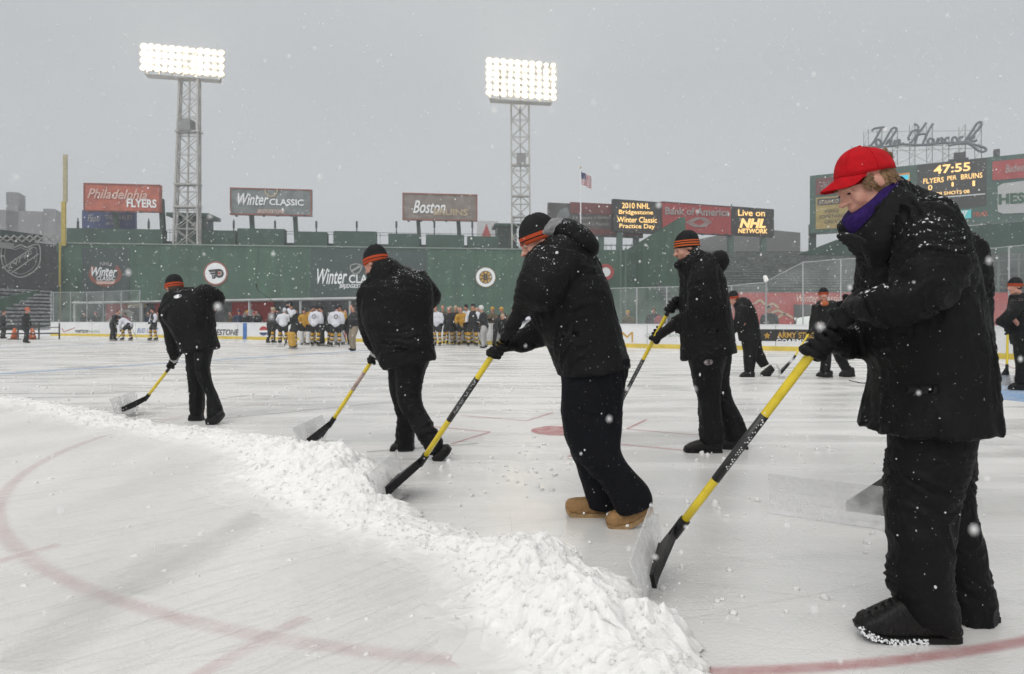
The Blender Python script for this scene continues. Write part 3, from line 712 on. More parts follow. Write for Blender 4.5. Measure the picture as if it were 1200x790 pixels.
b = MB(); sweep(b, D0, D1, [(0, .0), (0, BH), (-.12, BH), (-.12, .0)]); b.build("board_panel", M_BOARD, boards)
b = MB(); sweep(b, D0, D1, [(.012, .0), (.012, .17), (.002, .17), (.002, .0)]); b.build("kick_plate", M_KICK, boards)
b = MB(); sweep(b, D0, D1, [(.02, BH), (.02, BH + .035), (-.14, BH + .035), (-.14, BH)]); b.build("cap_rail", mat("pale_cap_rail", (.62, .63, .66), .5, .05, 2), boards)
for d in np.arange(D0 + 1, D1, 2.44):
    b = MB(); b.box8([bpt(d + a, z, o) for z in (.18, BH - .01) for a, o in ((-.012, .004), (.012, .004), (.012, -.01), (-.012, -.01))]); b.build("panel_joint", mat("joint_grey", (.3, .31, .32), .6), boards)
for px, mm, w in ((287, M_BLUE, .16), (403, M_REDP, .16)):
    d = d_of(px); b = MB(); b.box8([bpt(d + a, z, o) for z in (.01, BH + .03) for a, o in ((-w, .018), (w, .018), (w, .005), (-w, .005))]); b.build("line_marker", mm, boards)
def board_text(txt, x0, y0, x1, y1, m=M_BLACK, **kw): return letters(txt, BF, x0, y0, x1, y1, m, boards, off=kw.pop('off', .012), **kw)
board_text("NHL WINTER", 44, 384.5, 58, 387, bold=.01); board_text("CLASSIC", 44, 387.6, 58, 390, bold=.01)
b = MB(); BF.stroke(b, [(73, 385), (75, 389)], .9, .012); BF.stroke(b, [(75, 389), (88, 384)], .7, .012); b.build("lettering", M_REDP, boards)
board_text("verizon", 88, 385.5, 105, 390, bold=.02); board_text("wireless", 105.5, 386, 117, 390, mat("grey_print", (.30, .38, .30), .6))
board_text("BUD LIGHT", 161, 384.5, 186, 390, M_BLUE, shear=.25)
board_text("BRIDGESTONE", 233, 386, 280, 393, shear=.25, bold=.02)
board_text("M", 728, 389, 742, 401, M_GOLD, bold=.0)
board_text("CITIZENS BANK", 756, 391, 800, 395, mat("grey_print", (.3, .38, .3)))
b = MB(); BF.disc(b, 309, 388, 5.2, .010); b.build("roundel", M_WHITE, boards)
b = MB(); BF.poly(b, [(309 + 4.8 * math.cos(a), 387.2 - 4.8 * abs(math.sin(a))) for a in np.linspace(0, math.pi, 12)], .016); b.build("roundel_top", M_REDP, boards)
b = MB(); BF.poly(b, [(309 + 4.8 * math.cos(a), 389.6 + 3.6 * abs(math.sin(a))) for a in np.linspace(0, math.pi, 12)], .016); b.build("roundel_base", M_NAVYP, boards)
da, db = d_of(889), d_of(1003)
b = MB(); sweep(b, da, db, [(.008, .36), (.008, .80), (.002, .80), (.002, .36)], 14); b.build("black_ad_panel", M_BLACK, boards)
board_text("ARMY STRONG", 911, 389, 968, 396, M_GOLD, off=.016, bold=.02, dy=1); board_text("GOARMY.COM", 910, 397, 965, 402.3, M_WHITE, off=.016, bold=.02, dy=1)
b = MB()
for k in range(5):
    a = -math.pi / 2 + k * 4 * math.pi / 5; b_ = -math.pi / 2 + (k + 1) * 4 * math.pi / 5
    BF.stroke(b, [(899 + 3.4 * math.cos(a), 393.5 + 3.4 * math.sin(a)), (899 + 3.4 * math.cos(b_), 393.5 + 3.4 * math.sin(b_))], 1, .016)
b.build("star", M_GOLD, boards)

def glass_mat():
    m, nt, b = new_mat("rink_glass"); N, L = nt.nodes, nt.links; out = N["Material Output"]
    b.inputs['Base Color'].default_value = (.75, .78, .78, 1); b.inputs['Roughness'].default_value = .12
    tr = N.new("ShaderNodeBsdfTransparent"); tr.inputs[0].default_value = (.93, .95, .94, 1)
    tcn = N.new("ShaderNodeTexCoord"); nz = N.new("ShaderNodeTexNoise"); nz.inputs['Scale'].default_value = 1.2; nz.inputs['Detail'].default_value = 7; L.new(tcn.outputs['Object'], nz.inputs['Vector'])
    mr = N.new("ShaderNodeMapRange"); mr.inputs['From Min'].default_value = .35; mr.inputs['From Max'].default_value = .7; mr.inputs['To Min'].default_value = .03; mr.inputs['To Max'].default_value = .10; L.new(nz.outputs[0], mr.inputs['Value'])
    mx = N.new("ShaderNodeMixShader"); L.new(mr.outputs[0], mx.inputs[0]); L.new(tr.outputs[0], mx.inputs[1]); L.new(b.outputs[0], mx.inputs[2]); L.new(mx.outputs[0], out.inputs['Surface']); return m
M_GLASS = glass_mat(); M_POST = mat("glass_post", (.36, .37, .38), .4, .08, 3, metal=.2)
def glass(label, pxs, tops):
    root = empty("rink_glass", bpt(d_of(pxs[0]), BH, -.06)); tag(root, label, "glass barrier")
    ds = [d_of(p) for p in pxs]
    for i in range(len(ds) - 1):
        g_ = MB(); n = 5; lo = [bpt(ds[i] + (ds[i + 1] - ds[i]) * k / n, BH + .04, -.055) for k in range(n + 1)]
        h0, h1 = tops[i], tops[i + 1]; up = [p + Vector((0, 0, (h0 + (h1 - h0) * k / n) - BH - .04)) for k, p in enumerate(lo)]
        o2 = [bpt(ds[i] + (ds[i + 1] - ds[i]) * k / n, 0, -.067) for k in range(n + 1)]
        for k in range(n):
            g_.box8([lo[k], lo[k + 1], Vector((*o2[k + 1][:2], lo[k + 1].z)), Vector((*o2[k][:2], lo[k].z)), up[k], up[k + 1], Vector((*o2[k + 1][:2], up[k + 1].z)), Vector((*o2[k][:2], up[k].z))])
        g_.build("pane", M_GLASS, root)
        e = MB(); e.tube([p + Vector((0, 0, .01)) for p in up], .016, 6); e.build("edge_rail", M_POST, root)
    for d, h in zip(ds, tops):
        p = MB(); a = bpt(d, BH, -.06); p.box((a.x, a.y, (BH + h) / 2), (.022, .022, (h - BH) / 2 + .03), 0, -TH); p.build("post", M_POST, root)
    return root
glass("tall glass at the far left corner of the rink", [46, 62, 82, 101, 120, 141, 163], [3.05] * 7)
gl = glass("low glass along the boards right of the bending man, rising at the corner", [640, 676, 712, 746, 781, 818, 857, 897], [2.46] * 7 + [2.55])
glass("tall curved glass round the right corner of the rink", [898, 941, 985, 1034, 1085, 1130, 1181, 1240], [2.6, 3.25, 3.3, 3.3, 3.3, 3.3, 3.3, 3.3])
p = MB(); a = bpt(d_of(897.5), 2.62, -.06)
for k in range(5): p.ell(a + Vector((random.uniform(-.03, .03), random.uniform(-.03, .03), .035 * k)), (.085, .08, .075), None, 10, 7)
link("snow_cap", fuse(p, .03, 3), M_SNOWLOOSE, gl)

# bench shelters and banners behind the far boards
def back(px, extra): return gY(HY + CH * F / bpt(d_of(px), 0, 0).y) + extra
SF = Facade((84, 46.6 + 1.0), (470, 33.4 + 2.2))
sh = empty("bench_shelter", SF.plan(280)); tag(sh, "white framed bench shelter with red backdrop behind the far boards", "shelter")
b = MB(); SF.box(b, 84, 470, 350.4, 352.4, 2.6); b.build("roof", mat('weathered_white', (.46, .47, .47), .6, .2, .8), sh)
b = MB()
for px in (85, 164, 224, 290, 350, 408, 469): SF.box(b, px - .5, px + .5, 352.6, 396, .12, -.1)
b.build("post", mat('weathered_white', (.46, .47, .47)), sh)
b = MB(); SF.box(b, 84, 470, 352.6, 392, .1, -2.5); b.build("back_wall", mat("grey_mesh_wall", (.16, .17, .17), .8, .4, 1.8), sh)
for i, (x0, x1) in enumerate(((88, 113), (146, 163), (238, 288))):
    b = MB(); SF.box(b, x0, x1, 353.2, 377, .05, -2.3); b.build("red_banner", M_REDP, sh)
b = MB(); SF.box(b, 114, 136, 353.5, 360, .05, -2.25); b.build("white_banner", M_TAN, sh)
for (x0, y0, pts) in ((95, 372, [(-6, 6), (2, -2), (10, -8), (20, -10), (28, -6), (24, 0), (14, 2), (6, 6)]), (255, 372, [(-6, 4), (0, -8), (8, -10), (18, -4), (22, 6)])):
    b = MB(); SF.poly(b, [(x0 + a, y0 + c) for a, c in pts], -2.2); b.build("banner_shape", mat("pale_banner_shape", (.5, .47, .43), .7), sh)
b = MB(); SF.box(b, 300, 350, 372, 379, .5, -1.6); SF.box(b, 415, 468, 372, 379, .5, -1.6); b.build("bench_back", M_WHITE, sh)

# snow banked behind the right corner boards
def bank(px0, px1, y_off, w, h, seed):
    n, k = 40, 14; vs = []
    for i in range(n):
        px = px0 + (px1 - px0) * i / (n - 1); d = d_of(px)
        for j in range(k):
            q = -1 + 2 * j / (k - 1); p = bpt(d, 0, -(y_off + w * (q + 1) / 2)); z = h * max(0, 1 - q * q) ** .7; vs.append((p.x, p.y, z))
    V = np.array(vs); V[:, 2] *= .75 + .6 * fbm(V * np.array([.8, .8, 0]) + seed, 4, seed)
    idx = np.arange(n * k).reshape(n, k); F4 = np.stack([idx[:-1, :-1], idx[1:, :-1], idx[1:, 1:], idx[:-1, 1:]], -1).reshape(-1, 4); return mesh_np("snow_bank", V, F4)
tag(link("snow_bank", bank(930, 1075, .4, 3.0, 1.35, 2), M_SNOWLOOSE), "bank of snow piled behind the right corner boards", "snow bank")
# ---------------------------------------------------------------- people: builders
def head_frame(px, py, Y, yaw, pitch, sc=1.0, roll=0):
    return Matrix.Translation(W(px, py, Y)) @ Matrix.Rotation(R(yaw), 4, 'Z') @ Matrix.Rotation(R(pitch), 4, 'Y') @ Matrix.Rotation(R(roll), 4, 'X') @ Matrix.Scale(sc, 4)
HEAD = [((-.012, 0, .035), (.098, .076, .094), 0), ((.026, 0, -.03), (.064, .058, .082), 0), ((.05, 0, -.095), (.036, .036, .026), 0),
        ((.012, .042, -.068), (.042, .021, .038), 0), ((.012, -.042, -.068), (.042, .021, .038), 0), ((.078, 0, .024), (.018, .05, .012), 0),
        ((.091, 0, .0), (.015, .0095, .03), -14), ((.110, 0, -.023), (.018, .0135, .0135), 0), ((.098, .012, -.026), (.011, .008, .008), 0),
        ((.098, -.012, -.026), (.011, .008, .008), 0), ((.052, .036, -.024), (.032, .020, .034), 0), ((.052, -.036, -.024), (.032, .020, .034), 0),
        ((.086, 0, -.051), (.012, .024, .0055), 0), ((.084, 0, -.063), (.011, .021, .007), 0), ((.076, 0, -.09), (.02, .022, .017), 0),
        ((.079, .031, .006), (.010, .016, .0085), 0), ((.079, -.031, .006), (.010, .016, .0085), 0),
        ((-.008, .076, -.002), (.019, .010, .030), 18), ((-.008, -.076, -.002), (.019, .010, .030), 18)]
def head_into(mb, M):
    s = M.to_scale()[0]; rot = M.to_3x3() * (1 / s)
    for c, r, tilt in HEAD:
        mb.ell(M @ Vector(c), [k * s for k in r], rot @ Matrix.Rotation(R(tilt), 3, 'Y'), 18, 12)
    mb.tube([M @ Vector(p) for p in ((-.02, 0, -.05), (-.035, 0, -.11), (-.06, 0, -.2))], [.056 * s, .058 * s, .07 * s], 14)
def place(o, M, parent):
    o.matrix_basis = M; adopt(o, parent); return o
def head_bits(root, M, hair=M_HAIRD, lod=0):
    mb = MB()
    if lod == 0:
        for sy in (-1, 1):
            e = MB(); e.ell((.0865, sy * .031, .0045), (.006, .0105, .0045)); place(e.build("eye", M_EYE, None, True), M, root)
            b = MB(); b.tube([(.088, sy * .012, .026), (.092, sy * .03, .031), (.08, sy * .048, .026)], [.004, .005, .003], 8)
            place(b.build("eyebrow", hair, None, True), M, root)
    # hair at the nape and temples
    h = MB(); h.ell((-.035, 0, .0), (.08, .079, .075))
    place(link("hair", h.mesh("hair", True), hair), M, root)
def beanie(root, M, m=M_BEANIE, tilt=-10, tall=.13, loose=1.0):
    T = M @ Matrix.Rotation(R(tilt), 4, 'Y')
    mb = MB(); rg = []
    prof = [(.000, 1.04), (.004, 1.10), (.02, 1.13), (.045, 1.12), (.058, 1.10), (.0585, 1.06), (.07, 1.05), (.09, .98), (.11, .84), (.125, .66), (.137, .42), (.143, .15)]
    for z, k in prof:
        zz = z if z < .06 else .0585 + (z - .0585) * tall / .143 * 1.25
        rg.append([Vector((-.01 - .1 * max(0, z - .06) + .099 * k * loose * math.cos(a), .083 * k * loose * math.sin(a) * (1 + .012 * math.sin(9 * a + z * 90)), zz + .004 * math.sin(5 * a) * (z > .06)))
                   for a in [2 * math.pi * j / 40 for j in range(40)]])
    mb.rings(rg)
    place(link("beanie", mb.mesh("beanie", True), m), T, root)

def hand_into(mb, c, u, wrist, r, k=1.0, flip=1):
    """Five-fingered gloved hand closed round a bar of radius r through c along u; the wrist leaves towards `wrist`."""
    c, u, wrist = Vector(c), Vector(u).normalized(), Vector(wrist)
    s = wrist - c; s = s - u * s.dot(u)
    s = s.normalized() if s.length > 1e-4 else Vector((1, 0, 0)); e = u.cross(s) * flip
    fr = .0125 * k
    P = lambda a, rad, off: c + (s * math.cos(R(a)) + e * math.sin(R(a))) * rad + u * off
    for i, (ext, ln) in enumerate(((215, 1.0), (232, 1.02), (226, 1.0), (200, .9))):
        off = (.041 - .0275 * i) * k
        angs = [20 + (ext - 20) * t / 8 for t in range(9)]
        mb.tube([P(a, r + .012 * k + (.006 if a < 60 else 0), off) for a in angs], [fr * (1.12 - .035 * t) * ln for t in range(9)], 10)
        mb.ell(P(62, r + .016 * k, off), (fr * 1.25,) * 3, None, 10, 8)
    # palm and back of the hand
    for t in range(7):
        off = (.045 - .015 * t) * k
        mb.ell(c + s * (r + .019 * k) + u * off + e * .004, (.026 * k, .026 * k, .026 * k), None, 12, 8)
    # thumb from the side of the palm near its base, closing against the fingers
    th = [P(-15, r + .02 * k, .02 * k), P(-60, r + .018 * k, .042 * k), P(-110, r + .014 * k, .052 * k), P(-155, r + .013 * k, .05 * k), P(-185, r + .014 * k, .046 * k)]
    mb.tube(th, [.017 * k, .0165 * k, .0145 * k, .0135 * k, .012 * k], 10)
    # wrist
    d = wrist - c; n = max(d.length, .05)
    b = c + s * (r + .02 * k)
    mb.tube([b, b.lerp(wrist, .5), wrist, wrist + (wrist - b).normalized() * .07], [.032 * k, .034 * k, .041 * k, .04 * k], 14)

def garment(root, name, lofts, voxel, m, amp=.006, seed=0, scale=(9, 9, 22), smooth=6, p=2.35, pads=()):
    mb = MB()
    for c_, r_ in pads: mb.ell(c_, r_, None, 16, 12)
    for l in lofts: loft(mb, l, p=p)
    me = fuse(mb, voxel, smooth)
    if amp: wrinkle(me, amp, scale, seed)
    return link(name, me, m, root)
def boot(root, rings, m, msole, voxel=.006, soled=.016, name="boot", snow=False):
    up = MB(); loft(up, rings, sub=4, n=20, p=2.6)
    me = fuse(up, voxel, 4); wrinkle(me, .006, (14, 14, 34), 4)
    b = link(name, me, m, root)
    so = MB(); rg = []
    for r in catmull(rings, 3):
        xl, yl, xr, yr, Y, th = r; A, B = W(xl, yl, Y), W(xr, yr, Y); d = (A - B).normalized(); t = th * 1.03
        lo, hi = B - d * .002, B + d * soled * 1.5
        rg.append([lo + Vector((0, -t, 0)), lo + Vector((0, t, 0)), hi + Vector((0, t, 0)), hi + Vector((0, -t, 0))])
    so.rings(rg); link("sole", so.mesh("sole"), msole, b)
    if snow:
        sn = MB(); q = catmull(rings, 3)
        for i in range(170):
            r = q[random.randrange(len(q) * 2 // 3)]; B = W(r[2], r[3], r[4])
            sn.ell(B + Vector((random.uniform(-.015, .015), -r[5] * 1.06, random.uniform(.0, .02))), [random.uniform(.0015, .0055) for _ in range(3)], None, 7, 5)
        link("snow_clump", sn.mesh("snow_clump", True), M_SNOWPACK, b)
    return b

def worker(label, foot, head, jacket, trousers, boots, hands=(), hat='beanie', voxel=.01, extra_core=(), amp=.006, seed=1, group=None,
           boot_mats=(M_BLACKBOOT, M_RUBBER), trouser_mat=M_TROUSER, jacket_mat=M_JACKET, hair=M_HAIRD, bm=M_BEANIE, hood=None, lining=None,
           lod=0, snow_boot=False, btilt=-10, glove_k=1.1, bloose=1.0):
    root = empty("person", foot); tag(root, label, "person", group)
    Mh = head_frame(*head)
    b = MB(); head_into(b, Mh)
    top = ring_frame(jacket[0][1])[0]
    b.tube([Mh @ Vector((-.05, 0, -.15)), top, ring_frame(jacket[0][3])[0]], [.06, .05, .05], 12)
    for l in list(jacket) + list(trousers): core(b, l[1:-1] if len(l) > 4 else l, .27)
    for l, h in zip(jacket[1:], hands): b.tube([ring_frame(l[-2])[0], ring_frame(l[-1])[0], Vector(h['wrist']).lerp(Vector(h['c']), .5)], .02, 8)
    hips = ring_frame(jacket[0][-2])[0]
    for l in trousers: b.tube([hips, ring_frame(l[1])[0]], .07, 10)
    for l in jacket[1:]: b.tube([ring_frame(jacket[0][3])[0], ring_frame(l[1])[0]], .035, 10)
    link("body", fuse(b, .0045 if lod == 0 and voxel < .0095 else max(.006, voxel * .6), 8 if voxel < .008 else 4, .45), M_SKIN, root)
    pads = []
    for l in jacket[1:]:      # the shoulder seam: fill between torso and sleeve head
        c, a, th = ring_frame(l[0]); c2 = ring_frame(l[1])[0]; ty = jacket[0][3][4]; q = c.lerp(c2, .25); w_ = a.length
        pads.append((Vector((q.x * (1 + (ty - q.y) / q.y * .45), q.y + (ty - q.y) * .45, CH + (q.z - CH) * (1 + (ty - q.y) / q.y * .45))), (w_ * .82, abs(ty - q.y) * .5 + th * .55, w_ * .82)))
    jk = garment(root, "jacket", jacket, voxel, jacket_mat, amp, seed, pads=pads)
    if lod == 0: wrinkle(jk.data, amp * 2.6, (5, 5, 10), seed + 31, .12)
    tz = garment(root, "trousers", trousers, voxel, trouser_mat, amp * 1.15, seed + 50, (11, 11, 13))
    if lod == 0: wrinkle(tz.data, amp * 2.2, (4, 4, 9), seed + 77, .1)
    for r in boots: boot(root, r, *boot_mats, voxel=max(.005, voxel * .6), snow=snow_boot)
    for h in hands:
        g = MB(); hand_into(g, h['c'], h['u'], h['wrist'], h.get('r', .018), h.get('k', glove_k), h.get('flip', 1))
        me = fuse(g, .0045 if lod == 0 else .008, 2, .3); wrinkle(me, .0015, (60, 60, 60), 3)
        go = link("glove", me, M_GLOVE, root)
        if h.get('band'):
            wv = Vector(h['wrist']); cv = Vector(h['c']); bd = MB()
            a = wv.lerp(cv, .12); e = wv.lerp(cv, .5)
            bd.tube([a, e], [.052, .05], 14); link("glove_band", bd.mesh("glove_band", True), M_GREYGLOVE, go)
    if hood: garment(root, "hood", hood, voxel, jacket_mat, amp * 1.2, seed + 7, (14, 14, 18), 4)
    if lining: garment(root, "hood_lining", lining, voxel * .8, M_LINING, .004, seed + 8, (30, 30, 30), 3)
    head_bits(root, Mh, hair, lod)
    if hat == 'beanie': beanie(root, Mh, bm, btilt, loose=bloose)
    return root, Mh

# ---------------------------------------------------------------- snow shovels
def clear_mat():
    m, nt, b = new_mat("frosted_clear_plastic"); N, L = nt.nodes, nt.links
    out = N["Material Output"]; b.inputs['Base Color'].default_value = (.80, .80, .80, 1); b.inputs['Roughness'].default_value = .35
    tr = N.new("ShaderNodeBsdfTransparent"); tr.inputs[0].default_value = (.97, .97, .97, 1)
    nz = N.new("ShaderNodeTexNoise"); nz.inputs['Scale'].default_value = 7; nz.inputs['Detail'].default_value = 6
    tcn = N.new("ShaderNodeTexCoord"); L.new(tcn.outputs['Object'], nz.inputs['Vector'])
    mr = N.new("ShaderNodeMapRange"); mr.inputs['From Min'].default_value = .35; mr.inputs['From Max'].default_value = .7
    mr.inputs['To Min'].default_value = .18; mr.inputs['To Max'].default_value = .52
    L.new(nz.outputs[0], mr.inputs['Value'])
    mx = N.new("ShaderNodeMixShader"); L.new(mr.outputs[0], mx.inputs[0]); L.new(tr.outputs[0], mx.inputs[1]); L.new(b.outputs[0], mx.inputs[2])
    L.new(mx.outputs[0], out.inputs['Surface']); return m
M_CLEAR = clear_mat()
def shovel(label, top, joint, near, far, label_band=(.36, .66), push=Vector((-1, 0, 0)), r=.018, height=.25, grip=.18, label_mat=M_BANDLBL, bw=.24, group="snow shovels in use"):
    """top/joint: world ends of the shaft; near/far: ends of the blade's lower edge on the ice."""
    top, joint, near, far = Vector(top), Vector(joint), Vector(near), Vector(far)
    base = (near + far) / 2
    root = empty("snow_shovel", base); tag(root, label, "shovel", group)
    ax = (far - near); wid = ax.length; ax.normalize()
    fw = Vector((0, 0, 1)).cross(ax);  fw.z = 0; fw.normalize()
    if fw.dot(push) < 0: fw = -fw
    d = (joint - top); L_ = d.length; d.normalize()
    h = MB(); h.tube([top.lerp(joint, t / 6) for t in range(7)], r, 18); link("handle", h.mesh("handle", True), M_YELLOW, root)
    g = MB(); g.tube([top - d * .02, top, top + d * grip, top + d * (grip + .004)], [r * .8, r * 1.2, r * 1.18, r * .9], 18); link("grip", g.mesh("grip", True), M_BLACKPL, root)
    if label_band:
        s_ = MB(); s_.tube([top.lerp(joint, label_band[0]), top.lerp(joint, label_band[1])], r * 1.045, 18)
        sl_ = link("sleeve", s_.mesh("sleeve", True), label_mat, root)
        # a row of pale print running along the sleeve
        pr = MB(); n_ = d.cross(Vector((0, 1, 0))).normalized(); v_ = Vector((0, -1, 0)) - d * Vector((0, -1, 0)).dot(d); v_.normalize()
        a = top.lerp(joint, label_band[0] + .05 * (label_band[1] - label_band[0])); b_ = top.lerp(joint, label_band[1] - .2 * (label_band[1] - label_band[0]))
        rr = random.Random(5)
        for i in range(40):
            if rr.random() < .3: continue
            p = a.lerp(b_, i / 40) + v_ * r * 1.06; w = rr.uniform(.0012, .0035); hh = rr.uniform(.0015, .0032)
            side = n_ * ((i % 2) * .008 - .004) * r / .018
            pr.box8([p + side + d * sx * w + n_ * sy * hh + v_ * sz * .0006 for sz in (-1, 1) for sx, sy in ((-1, -1), (1, -1), (1, 1), (-1, 1))])
        link("print", pr.mesh("print"), M_WHITE if label_mat is M_BANDLBL else M_BANDLBL, sl_)
    # curved clear blade
    b = MB(); rows = []
    prof = [(0, .004), (-.012, .03), (-.018, .08), (-.012, .14), (.004, .19), (.03, height)]
    for (o, z) in prof: rows.append([near.lerp(far, k / 8) + fw * o + Vector((0, 0, z * height / .25 if z != height else z)) for k in range(9)])
    for i in range(len(rows) - 1):
        for k in range(8):
            q = [rows[i][k], rows[i][k + 1], rows[i + 1][k + 1], rows[i + 1][k]]
            b.box8([p - fw * .003 for p in q] + [p + fw * .003 for p in q])
    me = b.mesh("blade"); bm_ = bmesh.new(); bm_.from_mesh(me); bmesh.ops.remove_doubles(bm_, verts=bm_.verts, dist=1e-5); bm_.to_mesh(me); bm_.free()
    link("blade", me, M_CLEAR, root)
    # black triangular bracket: socket, two arms, base rail, centre web
    k = MB(); back = -fw
    rail_a = base - ax * wid * bw + back * .045 + Vector((0, 0, .07)); rail_b = base + ax * wid * bw + back * .045 + Vector((0, 0, .07))
    ra2 = rail_a + Vector((0, 0, .055)) + fw * .01; rb2 = rail_b + Vector((0, 0, .055)) + fw * .01
    k.tube([joint - d * .07, joint + d * .03], r * 1.3, 14)
    apex = joint
    for e, e2 in ((rail_a, ra2), (rail_b, rb2)):
        # tapering web plates from the socket to the rail ends
        w = Vector((0, 0, .028))
        q = [apex + w, apex - w * 1.1, e, e2]
        k.box8([p - ax * .006 for p in q] + [p + ax * .006 for p in q])
    q = [rail_a, rail_b, rb2, ra2]; k.box8([p - fw * .008 for p in q] + [p + fw * .012 for p in q])
    mid = [apex + Vector((0, 0, .03)), (ra2 + rb2) / 2, (rail_a + rail_b) / 2, apex - Vector((0, 0, .03))]
    k.box8([p - ax * .012 for p in mid] + [p + ax * .012 for p in mid])
    tri = [ra2 + Vector((0, 0, .0)), rb2, apex + ax * r + Vector((0, 0, .03)), apex - ax * r + Vector((0, 0, .03))]
    k.box8([p - Vector((0, 0, .005)) for p in tri] + [p + Vector((0, 0, .004)) for p in tri])
    link("bracket", k.mesh("bracket"), M_BLACKPL, root)
    return root
def on(top, joint, t): return Vector(top).lerp(Vector(joint), t)
def grip_at(top, joint, py, wr, **kw):
    """Hand round the shaft at photo row py; wr = wrist point."""
    top, joint = Vector(top), Vector(joint); lo, hi = 0, 1
    for _ in range(40):
        m_ = (lo + hi) / 2; p = top.lerp(joint, m_); y = HY + (CH - p.z) * F / p.y
        if y < py: lo = m_
        else: hi = m_
    return dict(c=top.lerp(joint, lo), u=(joint - top), wrist=Vector(wr), **kw)
# ---------------------------------------------------------------- the five men in front, the shovellers behind
def Ys(l, Y):   # rings with a shared distance
    return [(*r[:4], Y, r[4]) if len(r) == 5 else r for r in l]

# man in the red cap
At, Aj = W(1000, 350, 2.42), W(793, 622, 2.86)
A_hands = [grip_at(At, Aj, 357, W(1012, 360, 2.30), k=1.2, flip=-1), grip_at(At, Aj, 400, W(984, 402, 2.60), k=1.2)]
A, AM = worker("man in red cap and purple neck warmer pushing the nearest shovel", (1.55, 2.47, 0), (1013, 217, 2.42, 182, 30, .985),
    [Ys([(986, 268, 1053, 205, 2.45, .092), (995, 281, 1062, 212, 2.46, .108), (1005, 296, 1086, 224, .14), (1008, 312, 1112, 243, .19), (1006, 332, 1131, 272, .23), (1004, 365, 1143, 320, .245), (1006, 400, 1151, 375, .25),
         (1012, 440, 1157, 420, .255), (1010, 475, 1162, 465, .26), (1004, 504, 1168, 496, .26)], 2.5),
     [(1050, 238, 1118, 250, 2.34, .09), (1046, 275, 1137, 285, 2.27, .10), (1042, 312, 1136, 325, 2.24, .105), (1040, 330, 1114, 356, 2.23, .10), (1028, 334, 1070, 377, 2.24, .09), (1014, 340, 1036, 382, 2.26, .072), (1003, 343, 1012, 374, 2.28, .058)],
     [(1015, 300, 1060, 320, 2.70, .09), (1012, 350, 1050, 400, 2.69, .09), (1000, 380, 1018, 424, 2.66, .07), (974, 386, 986, 420, 2.61, .056)]],
    [[(1036, 470, 1148, 470, 2.48, .2), (1036, 492, 1144, 492, 2.46, .15), (1040, 520, 1141, 520, 2.44, .135), (1038, 560, 1134, 560, 2.43, .12), (1036, 600, 1123, 605, 2.42, .105), (1038, 640, 1118, 645, 2.41, .10), (1038, 680, 1119, 685, 2.40, .098), (1045, 704, 1122, 716, 2.40, .098), (1051, 714, 1124, 732, 2.40, .09), (1060, 724, 1124, 743, 2.40, .08)],
     [(1050, 480, 1150, 480, 2.54, .15), (1060, 540, 1146, 535, 2.55, .13), (1075, 590, 1138, 580, 2.56, .11), (1085, 640, 1150, 635, 2.56, .10), (1095, 680, 1160, 675, 2.56, .098), (1104, 718, 1167, 712, 2.56, .096), (1107, 727, 1167, 722, 2.56, .094)]],
    [[(1003, 727, 1006, 737, 2.40, .03), (1012, 718, 1013, 742, 2.40, .045), (1030, 709, 1031, 747, 2.40, .052), (1046, 700, 1058, 748, 2.40, .05), (1080, 690, 1080, 748, 2.40, .05), (1108, 690, 1110, 748, 2.40, .05), (1119, 700, 1119, 748, 2.40, .042)],
     [(1070, 708, 1070, 724, 2.56, .04), (1090, 700, 1092, 725, 2.56, .05), (1125, 700, 1125, 725, 2.56, .05), (1155, 702, 1155, 725, 2.56, .048), (1164, 708, 1164, 725, 2.56, .04)]],
    A_hands, hat=None, voxel=.0075, amp=.0065, seed=3, hair=M_HAIR, snow_boot=True, glove_k=1.2)
for i in range(4):      # bootlaces
    lc = MB(); x, y = 1017 + i * 8, 716.5 - i * 4.6; lc.tube([W(x - 3, y + 7, 2.345), W(x, y, 2.37), W(x + 1.5, y - 1.2, 2.40), W(x, y, 2.43)], .0035, 7)
    link("lace", lc.mesh("lace", True), M_BLACKPL, [c for c in A.children if c.name.startswith("boot")][0])
for k, (pts_) in enumerate((((1013, 721), (1021, 727), (1027, 737), (1029, 745)), ((1044, 706), (1060, 720), (1064, 735), (1062, 745)))):   # toe cap and quarter seams
    bt_ = [c for c in A.children if c.name.startswith("boot")][0]; bvh = BVHTree.FromPolygons([v.co[:] for v in bt_.data.vertices], [p.vertices[:] for p in bt_.data.polygons]); sm = MB(); hit = []
    for x, y in [q[:2] for q in catmull(pts_, 5)]:
        h_ = bvh.ray_cast(Vector((0, 0, CH)), (W(x, y, 1) - Vector((0, 0, CH))).normalized())
        if h_[0] is not None: hit.append(h_[0] + h_[1] * .001)
    if len(hit) > 3: sm.tube(hit, .0022, 6); link("seam", sm.mesh("seam", True), M_BLACKPL, bt_)
